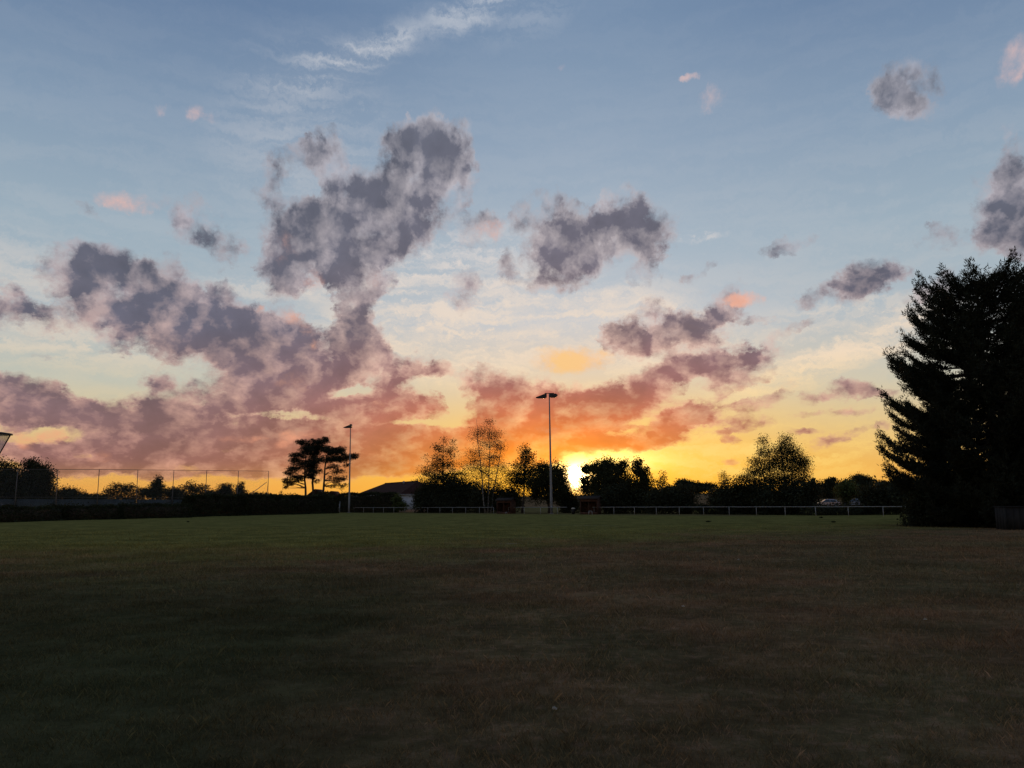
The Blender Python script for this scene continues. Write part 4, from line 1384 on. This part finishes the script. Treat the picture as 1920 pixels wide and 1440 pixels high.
# ------------------------------------------------------------------ clubhouse
def clubhouse():
    A = np.array(at(752, 955, 173))          # near corner
    B = np.array(at(664, 955, 199))          # far left corner
    A[2] = B[2] = 0
    u = (B - A)
    L = np.linalg.norm(u)
    u /= L
    v = np.array([-u[1], u[0], 0])
    if v[1] < 0:
        v = -v
    wd = 12.0
    eave = at(752, 926.5, 173).z
    ridge = at(775, 901.5, 178).z
    root = empty('clubhouse', A, 'long single-storey clubhouse with brown hipped roof and white end wall', 'building')

    def P(a, b, z):
        return u * a + v * b + np.array([0, 0, z])
    # walls
    for nm, (p, q) in {'front_wall': ((0, 0), (L, 0)), 'end_wall': ((0, 0), (0, wd)), 'back_wall': ((0, wd), (L, wd)), 'far_end_wall': ((L, 0), (L, wd))}.items():
        c = (P(*p, eave / 2) + P(*q, eave / 2)) / 2
        d = P(*q, 0) - P(*p, 0)
        MB().box(c, (np.linalg.norm(d) - .2, .2, eave - .02), math.atan2(d[1], d[0])).build(nm, M_WALL, root)
    ov = .5
    E = [P(-ov, -ov, eave), P(L + ov, -ov, eave), P(L + ov, wd + ov, eave), P(-ov, wd + ov, eave)]
    rin = wd * .42
    R1, R2 = P(rin, wd / 2, ridge), P(L - rin, wd / 2, ridge)
    for nm, poly in (('roof_slope', [E[0], E[1], R2, R1]), ('roof_slope', [E[2], E[3], R1, R2]), ('roof_hip', [E[3], E[0], R1]), ('roof_hip', [E[1], E[2], R2])):
        mb = MB()
        n = len(poly)
        V = poly + [q + np.array([0, 0, -.12]) for q in poly]
        mb.add(V, [tuple(range(n))]) if n in (3, 4) else None
        mb.add(V, [tuple(range(2 * n - 1, n - 1, -1))])
        mb.add(V, [(i, i + n, (i + 1) % n + n, (i + 1) % n) for i in range(n)])
        mb.build(nm, M_TILE, root)
    for p, q in ((E[0], E[1]), (E[3], E[0])):
        MB().tube([p + np.array([0, 0, -.08]) + (-v if p is E[0] else -u) * .06, q + np.array([0, 0, -.08]) + (-v if p is E[0] else -u) * .06], .07, 8).build('gutter', M_WHITEP, root)
    MB().tube([R1, R2], .12, 6).build('ridge_tiles', M_TILE, root)
    MB().box((R1 + R2) / 2 * .6 + R1 * .4 + np.array([0, 0, -.2]) - v * .9, (.35, .35, .7), math.atan2(u[1], u[0])).build('roof_vent', M_STEEL, root)
    for k in range(4):
        a = L * (.12 + .22 * k)
        f = MB().box(P(a, -.11, 1.7), (1.8, .06, 1.3), math.atan2(u[1], u[0])).build('window', M_WHITEP, root)
        MB().box(P(a, -.15, 1.7), (1.6, .03, 1.1), math.atan2(u[1], u[0])).build('pane', M_GLASS, f)


clubhouse()


# houses beyond the pines
def small_house(label, px0, px1, Y, ytop, yeave, wall, name='house', rot=0.0, door=False):
    a, b = at(px0, 950, Y), at(px1, 950, Y)
    w = b.x - a.x
    cx = (a.x + b.x) / 2
    z0 = gz(cx, Y)
    ze, zr = at(px0, yeave, Y).z - z0, at(px0, ytop, Y).z - z0
    r = empty(name, (cx, Y, z0), label, 'building', rz=rot)
    dp = 9.0
    MB().box((0, 0, ze / 2), (w * .94, dp, ze)).build('walls', wall, r)
    for s in (-1, 1):
        V = [(s * w / 2, -dp / 2 - .3, ze - .1), (s * w / 2, dp / 2 + .3, ze - .1), (0, dp / 2 + .3, zr), (0, -dp / 2 - .3, zr)]
        V += [(x, y, z - .15) for x, y, z in V]
        MB().add(V, [(0, 1, 2, 3), (7, 6, 5, 4), (0, 4, 5, 1), (1, 5, 6, 2), (2, 6, 7, 3), (3, 7, 4, 0)]).build('roof_slope', M_TILE, r)
    g = [(-w * .46, -dp / 2 + .02, ze), (w * .46, -dp / 2 + .02, ze), (0, -dp / 2 + .02, zr - .15)]
    MB().add(g + [(x, y + .2, z) for x, y, z in g], [(0, 1, 2), (3, 5, 4)]).build('gable', M_TILE, r)
    if door:
        MB().box((w * .18, -dp / 2 - .03, 1.1), (w * .3, .06, 2.2)).build('garage_door', M_CREAM, r)
    for x in (-.25, .2):
        f = MB().box((w * x, -dp / 2 - .03, ze * .6), (1.2, .06, 1.1)).build('window', M_WHITEP, r)
        MB().box((w * x, -dp / 2 - .075, ze * .6), (1.05, .03, .95)).build('pane', M_GLASS, f)
    return r


small_house('small dark gabled house seen between the pine stems', 574, 618, 262, 917.5, 934, M_CREAM)
small_house('small gabled outbuilding with a cream wall left of the lamp mast', 612, 641, 225, 921, 934, M_CREAM, 'outbuilding')
tree('hedge_bush', 'dark rounded bush beside the cream outbuilding behind the pines', 'bush', 600, 205, [(606, 930, 20, 9), (590, 936, 20, 8)], 0.3, 3.5, .35, M_LEAFD, tr=.06, limbs=4)

# gate between the two hedges
ga = at(625, 958, 160)
gb = at(637, 958, 160)
gr = empty('garden_gate', ((ga.x + gb.x) / 2, 160, 0), 'pale narrow gate between the long hedge and the square hedge', 'gate')
gw = gb.x - ga.x
for s in (-1, 1):
    MB().box((s * gw / 2, 0, 1.15), (.09, .09, 2.3)).build('gate_post', M_STEEL, gr)
for i in range(6):
    MB().box((-gw / 2 + gw * (i + .5) / 6, 0, 1.0), (gw / 6 - .06, .03, 1.7)).build('gate_board', M_STEEL, gr)
for z in (.35, 1.6):
    MB().box((0, .04, z), (gw - .1, .03, .09)).build('gate_rail', M_STEEL, gr)


# ------------------------------------------------------------------ parked cars
def car(label, px, Y, paint, rz, L=4.4):
    p = at(px, 940, Y)
    z0 = gz(p.x, Y)
    r = empty('parked_car', (p.x, Y, z0), label, 'car', 'cars parked beyond the rail', rz)
    w = 1.76
    # side outline (x forward, z up) lofted across the width
    lower = [(-L / 2, .42), (-L / 2 + .03, .72), (-L / 2 + .12, .92), (-.9, .95), (.75, .95), (1.45, .86), (L / 2 - .12, .70), (L / 2, .52), (L / 2 - .05, .30), (-L / 2 + .08, .28)]
    xs = [-w / 2, -w / 2 + .1, w / 2 - .1, w / 2]
    sc = [.94, 1.0, 1.0, .94]
    mb = MB()
    n = len(lower)
    V = []
    for y, s in zip(xs, sc):
        V += [(x * (.985 if s < 1 else 1), y, .28 + (z - .28) * s) for x, z in lower]
    for k in range(3):
        mb.add(V, [(k * n + i, k * n + (i + 1) % n, (k + 1) * n + (i + 1) % n, (k + 1) * n + i) for i in range(n)])
    for off in (0, 3 * n):
        mb.add(V, [(off, off + i, off + i + 1) for i in range(1, n - 1)])
    mb.build('body', paint, r)
    cab0 = [(-1.75, .92), (-1.35, 1.40), (-.2, 1.46), (.35, 1.40), (1.15, .92)]
    mb = MB()
    V = []
    for y in (-1, 1):
        for x, z in cab0:
            V.append((x, y * (w / 2 - .06 - (.17 if z > 1 else 0)), z))
    m = len(cab0)
    mb.add(V, [(i, i + 1, i + 1 + m, i + m) for i in (1, 2)])
    for off in (0, m):
        mb.add(V[off:off + m], [(0, 1, 2), (0, 2, 3), (0, 3, 4)])
    mb.build('cabin', paint, r)
    MB().add(V, [(3, 4, 4 + m, 3 + m)]).build('windscreen', M_GLASS, r)
    MB().add(V, [(0, 1, 1 + m, m)]).build('rear_window', M_GLASS, r)
    for s in (-1, 1):
        yo, yi = s * (w / 2 - .05), s * (w / 2 - .205)
        for q in ([(-1.5, .97, yo), (-1.22, 1.33, yi), (-.42, 1.37, yi), (-.42, .97, yo)], [(-.34, .97, yo), (-.34, 1.37, yi), (.3, 1.33, yi), (.95, .97, yo)]):
            MB().add([(x, y, z) for x, z, y in q], [(0, 1, 2, 3)]).build('side_window', M_GLASS, r)
        MB().box((.82, s * (w / 2 + .07), 1.0), (.14, .16, .12)).build('wing_mirror', paint, r)
        MB().box((L / 2 - .1, s * .62, .66), (.16, .34, .13)).build('headlight', M_WHITEP, r)
        MB().box((-L / 2 + .07, s * .66, .78), (.1, .28, .16)).build('tail_light', mat('tail_red', (.25, .01, .01), .3), r)
        for x in (-1.32, 1.36):
            c = np.array([x, s * (w / 2 - .08), .32])
            wh = MB().tube([c - (0, .1, 0), c + (0, .1, 0)], .32, 18).build('wheel', M_BLACK, r, smooth=False)
            MB().tube([c + np.array([0, s * .1, 0]), c + np.array([0, s * .125, 0])], .2, 14).build('rim', M_STEEL, wh)


M_SILVER = mat('silver_paint', (.24, .23, .28), .25, .05, 1, metal=.3, spec=.5, coat=.5)
M_BLUEP = mat('grey_blue_paint', (.16, .18, .24), .25, .05, 1, metal=.3, spec=.5, coat=.5)
car('silver car parked left of the pale green sapling', 1551, 148, M_SILVER, R_(168))
car('grey-blue car parked right of the pale green sapling', 1605, 150, M_BLUEP, R_(150))

# ------------------------------------------------------------------ lantern on its post at the left edge
lp = at(-7, 830, 21)
lr = empty('lantern_post', (lp.x, 21, 0), 'lantern lamp on a post, half cut off by the left edge', 'lamp')
zt = at(-7, 815, 21).z
zb = at(-7, 852, 21).z
MB().tube([(0, 0, 0), (0, 0, .5), (0, 0, .55), (0, 0, zb - .05)], [.08, .075, .05, .04], 12).build('post', M_DARKM, lr, smooth=True)
rt = .345
hd = MB().tube([(0, 0, zt), (0, 0, zt + .035), (0, 0, zt + .07)], [rt + .02, rt, rt * .35], 24).build('lid', M_DARKM, lr, smooth=False)
MB().tube([(0, 0, zb - .03), (0, 0, zb + .03)], [.07, .10], 16).build('collar', M_DARKM, lr)
gl = bpy.data.materials.new('lantern_glass')
gl.use_nodes = True
gp = gl.node_tree.nodes['Principled BSDF']
gp.inputs['Base Color'].default_value = (.75, .76, .78, 1)
gp.inputs['Roughness'].default_value = .15
gp.inputs['Alpha'].default_value = .45
_nt = NT(gl.node_tree)
_nt.put(gp.inputs['Roughness'], _nt.smooth(_nt.noise(_nt.n('ShaderNodeTexCoord').outputs['Object'], 9, 3).outputs['Fac'], .3, .7, .1, .3))
MB().tube([(0, 0, zb + .03), (0, 0, zt)], [.085, rt - .03], 24, cap=False).build('glass', gl, lr, smooth=True)
for k in range(6):
    a = k * math.pi / 3 + .05
    MB().tube([(.1 * math.cos(a), .1 * math.sin(a), zb), (rt * math.cos(a), rt * math.sin(a), zt)], .014, 6).build('rib', M_DARKM, lr)

# ------------------------------------------------------------------ board box under the pine at the right edge
bp_ = at(1915, 995, 43)
bx = empty('storage_box', (bp_.x, 43, 0), 'dark weathered board box under the pine at the right edge', 'box')
bw = (at(1950, 990, 43) - at(1880, 990, 43)).x
bh = at(1915, 951, 43).z
for i in range(6):
    MB().box((-bw / 2 + bw * (i + .5) / 6, -.5, bh / 2), (bw / 6 - .012, .03, bh)).build('board', M_BOX, bx)
for i in range(4):
    for s in (-1, 1):
        MB().box((s * (bw / 2 + .016), -.5 + (i + .5) * .25, bh / 2), (.03, .238, bh)).build('board', M_BOX, bx)
MB().box((0, .5, bh / 2), (bw, .03, bh)).build('back', M_BOX, bx)
MB().box((0, 0, bh + .03), (bw + .12, 1.16, .05)).build('lid', M_BOX, bx)

# ------------------------------------------------------------------ marks and small things on the grass
M_LINE = bpy.data.materials.new('worn_line_paint')
M_LINE.use_nodes = True
_nt = NT(M_LINE.node_tree)
_p = M_LINE.node_tree.nodes['Principled BSDF']
_geo = _nt.n('ShaderNodeNewGeometry')
_nz = _nt.noise(_geo.outputs['Position'], 1.6, 5, .7).outputs['Fac']
_nt.put(_p.inputs['Base Color'], _nt.mix(_nt.smooth(_nz, .4, .66), (.09, .10, .042), (.23, .23, .17)))
_p.inputs['Roughness'].default_value = .9
for lab, x0, y0, x1, y1 in (('right', 1040, 984, 1170, 987), ('left', 552, 999.5, 605, 997.5), ('near', 935, 1021, 975, 1020)):
    a, b = ray(x0, y0), ray(x1, y1)
    a, b = a * (-CAM_H / a.z), b * (-CAM_H / b.z)
    n = 24
    t = np.linspace(0, 1, n)
    cx = a.x + (b.x - a.x) * t
    cy = a.y + (b.y - a.y) * t
    w = .09 + .03 * np.sin(t * 17)
    V = np.concatenate([np.stack([cx, cy - w, ground_z(cx, cy - w) + .006], 1), np.stack([cx, cy + w, ground_z(cx, cy + w) + .006], 1)])
    o = MB().add(V, [(i, i + 1, i + 1 + n, i + n) for i in range(n - 1)]).build('pitch_line', M_LINE)
    o['kind'] = 'structure'


def tuft(label, px, py, s):
    d = ray(px, py)
    t = -CAM_H / d.z
    x, y = d.x * t, d.y * t
    z = gz(x, y)
    n = 160
    b = rng.normal(size=(n, 3)) * np.array([.11, .07, 0]) * s
    b[:, :2] = np.clip(b[:, :2], -.2 * s, .2 * s)
    dd = np.stack([rng.normal(size=n) * .6, rng.normal(size=n) * .6, np.ones(n)], 1)
    o = MB().leaves(b, .2 * s, .2, dirs=dd).build('grass_tuft', M_HEDGE)
    o.location = (x, y, z)
    tag(o, label, 'grass tuft', 'dark tufts standing out of the mown turf')


tuft('dark tuft on the green turf below the low hedges', 352, 980, .55)
tuft('dark tuft on the green turf in line with the pale field gap', 1328, 979, .75)
tuft('dark tuft on the turf below the parked cars, nearer the rail', 1540, 972, .7)
tuft('dark tuft on the turf below the pale green sapling, farther from the rail', 1563, 980, .65)


def clover(label, px, py, s=1.0):
    d = ray(px, py)
    t = -(CAM_H - .03) / d.z
    x, y = d.x * t, d.y * t
    z = gz(x, y)
    r = empty('clover_flower', (x, y, z), label, 'flower', 'white flowers in the near grass')
    MB().tube([(0, 0, -.01), (.004, 0, .02), (.002, 0, .035 * s)], .0012, 5).build('stem', M_LEAFL, r)
    u = rng.normal(size=(60, 3))
    u /= np.linalg.norm(u, axis=1)[:, None]
    u[:, 2] = np.abs(u[:, 2])
    MB().leaves(np.tile([[0, 0, .035 * s]], (60, 1)), .014 * s, .35, dirs=u * 3).build('petals', M_PETAL, r)


clover('white clover head in the nearest grass just right of centre', 1040, 1335, 1.3)
clover('white clover head in the brown grass towards the right edge', 1735, 1165, 1.6)
clover('white clover head in the middle of the brown grass', 1281, 1139, 1.6)
clover('white clover head in the grass below the big pine shrubs', 1385, 1052, 2.2)
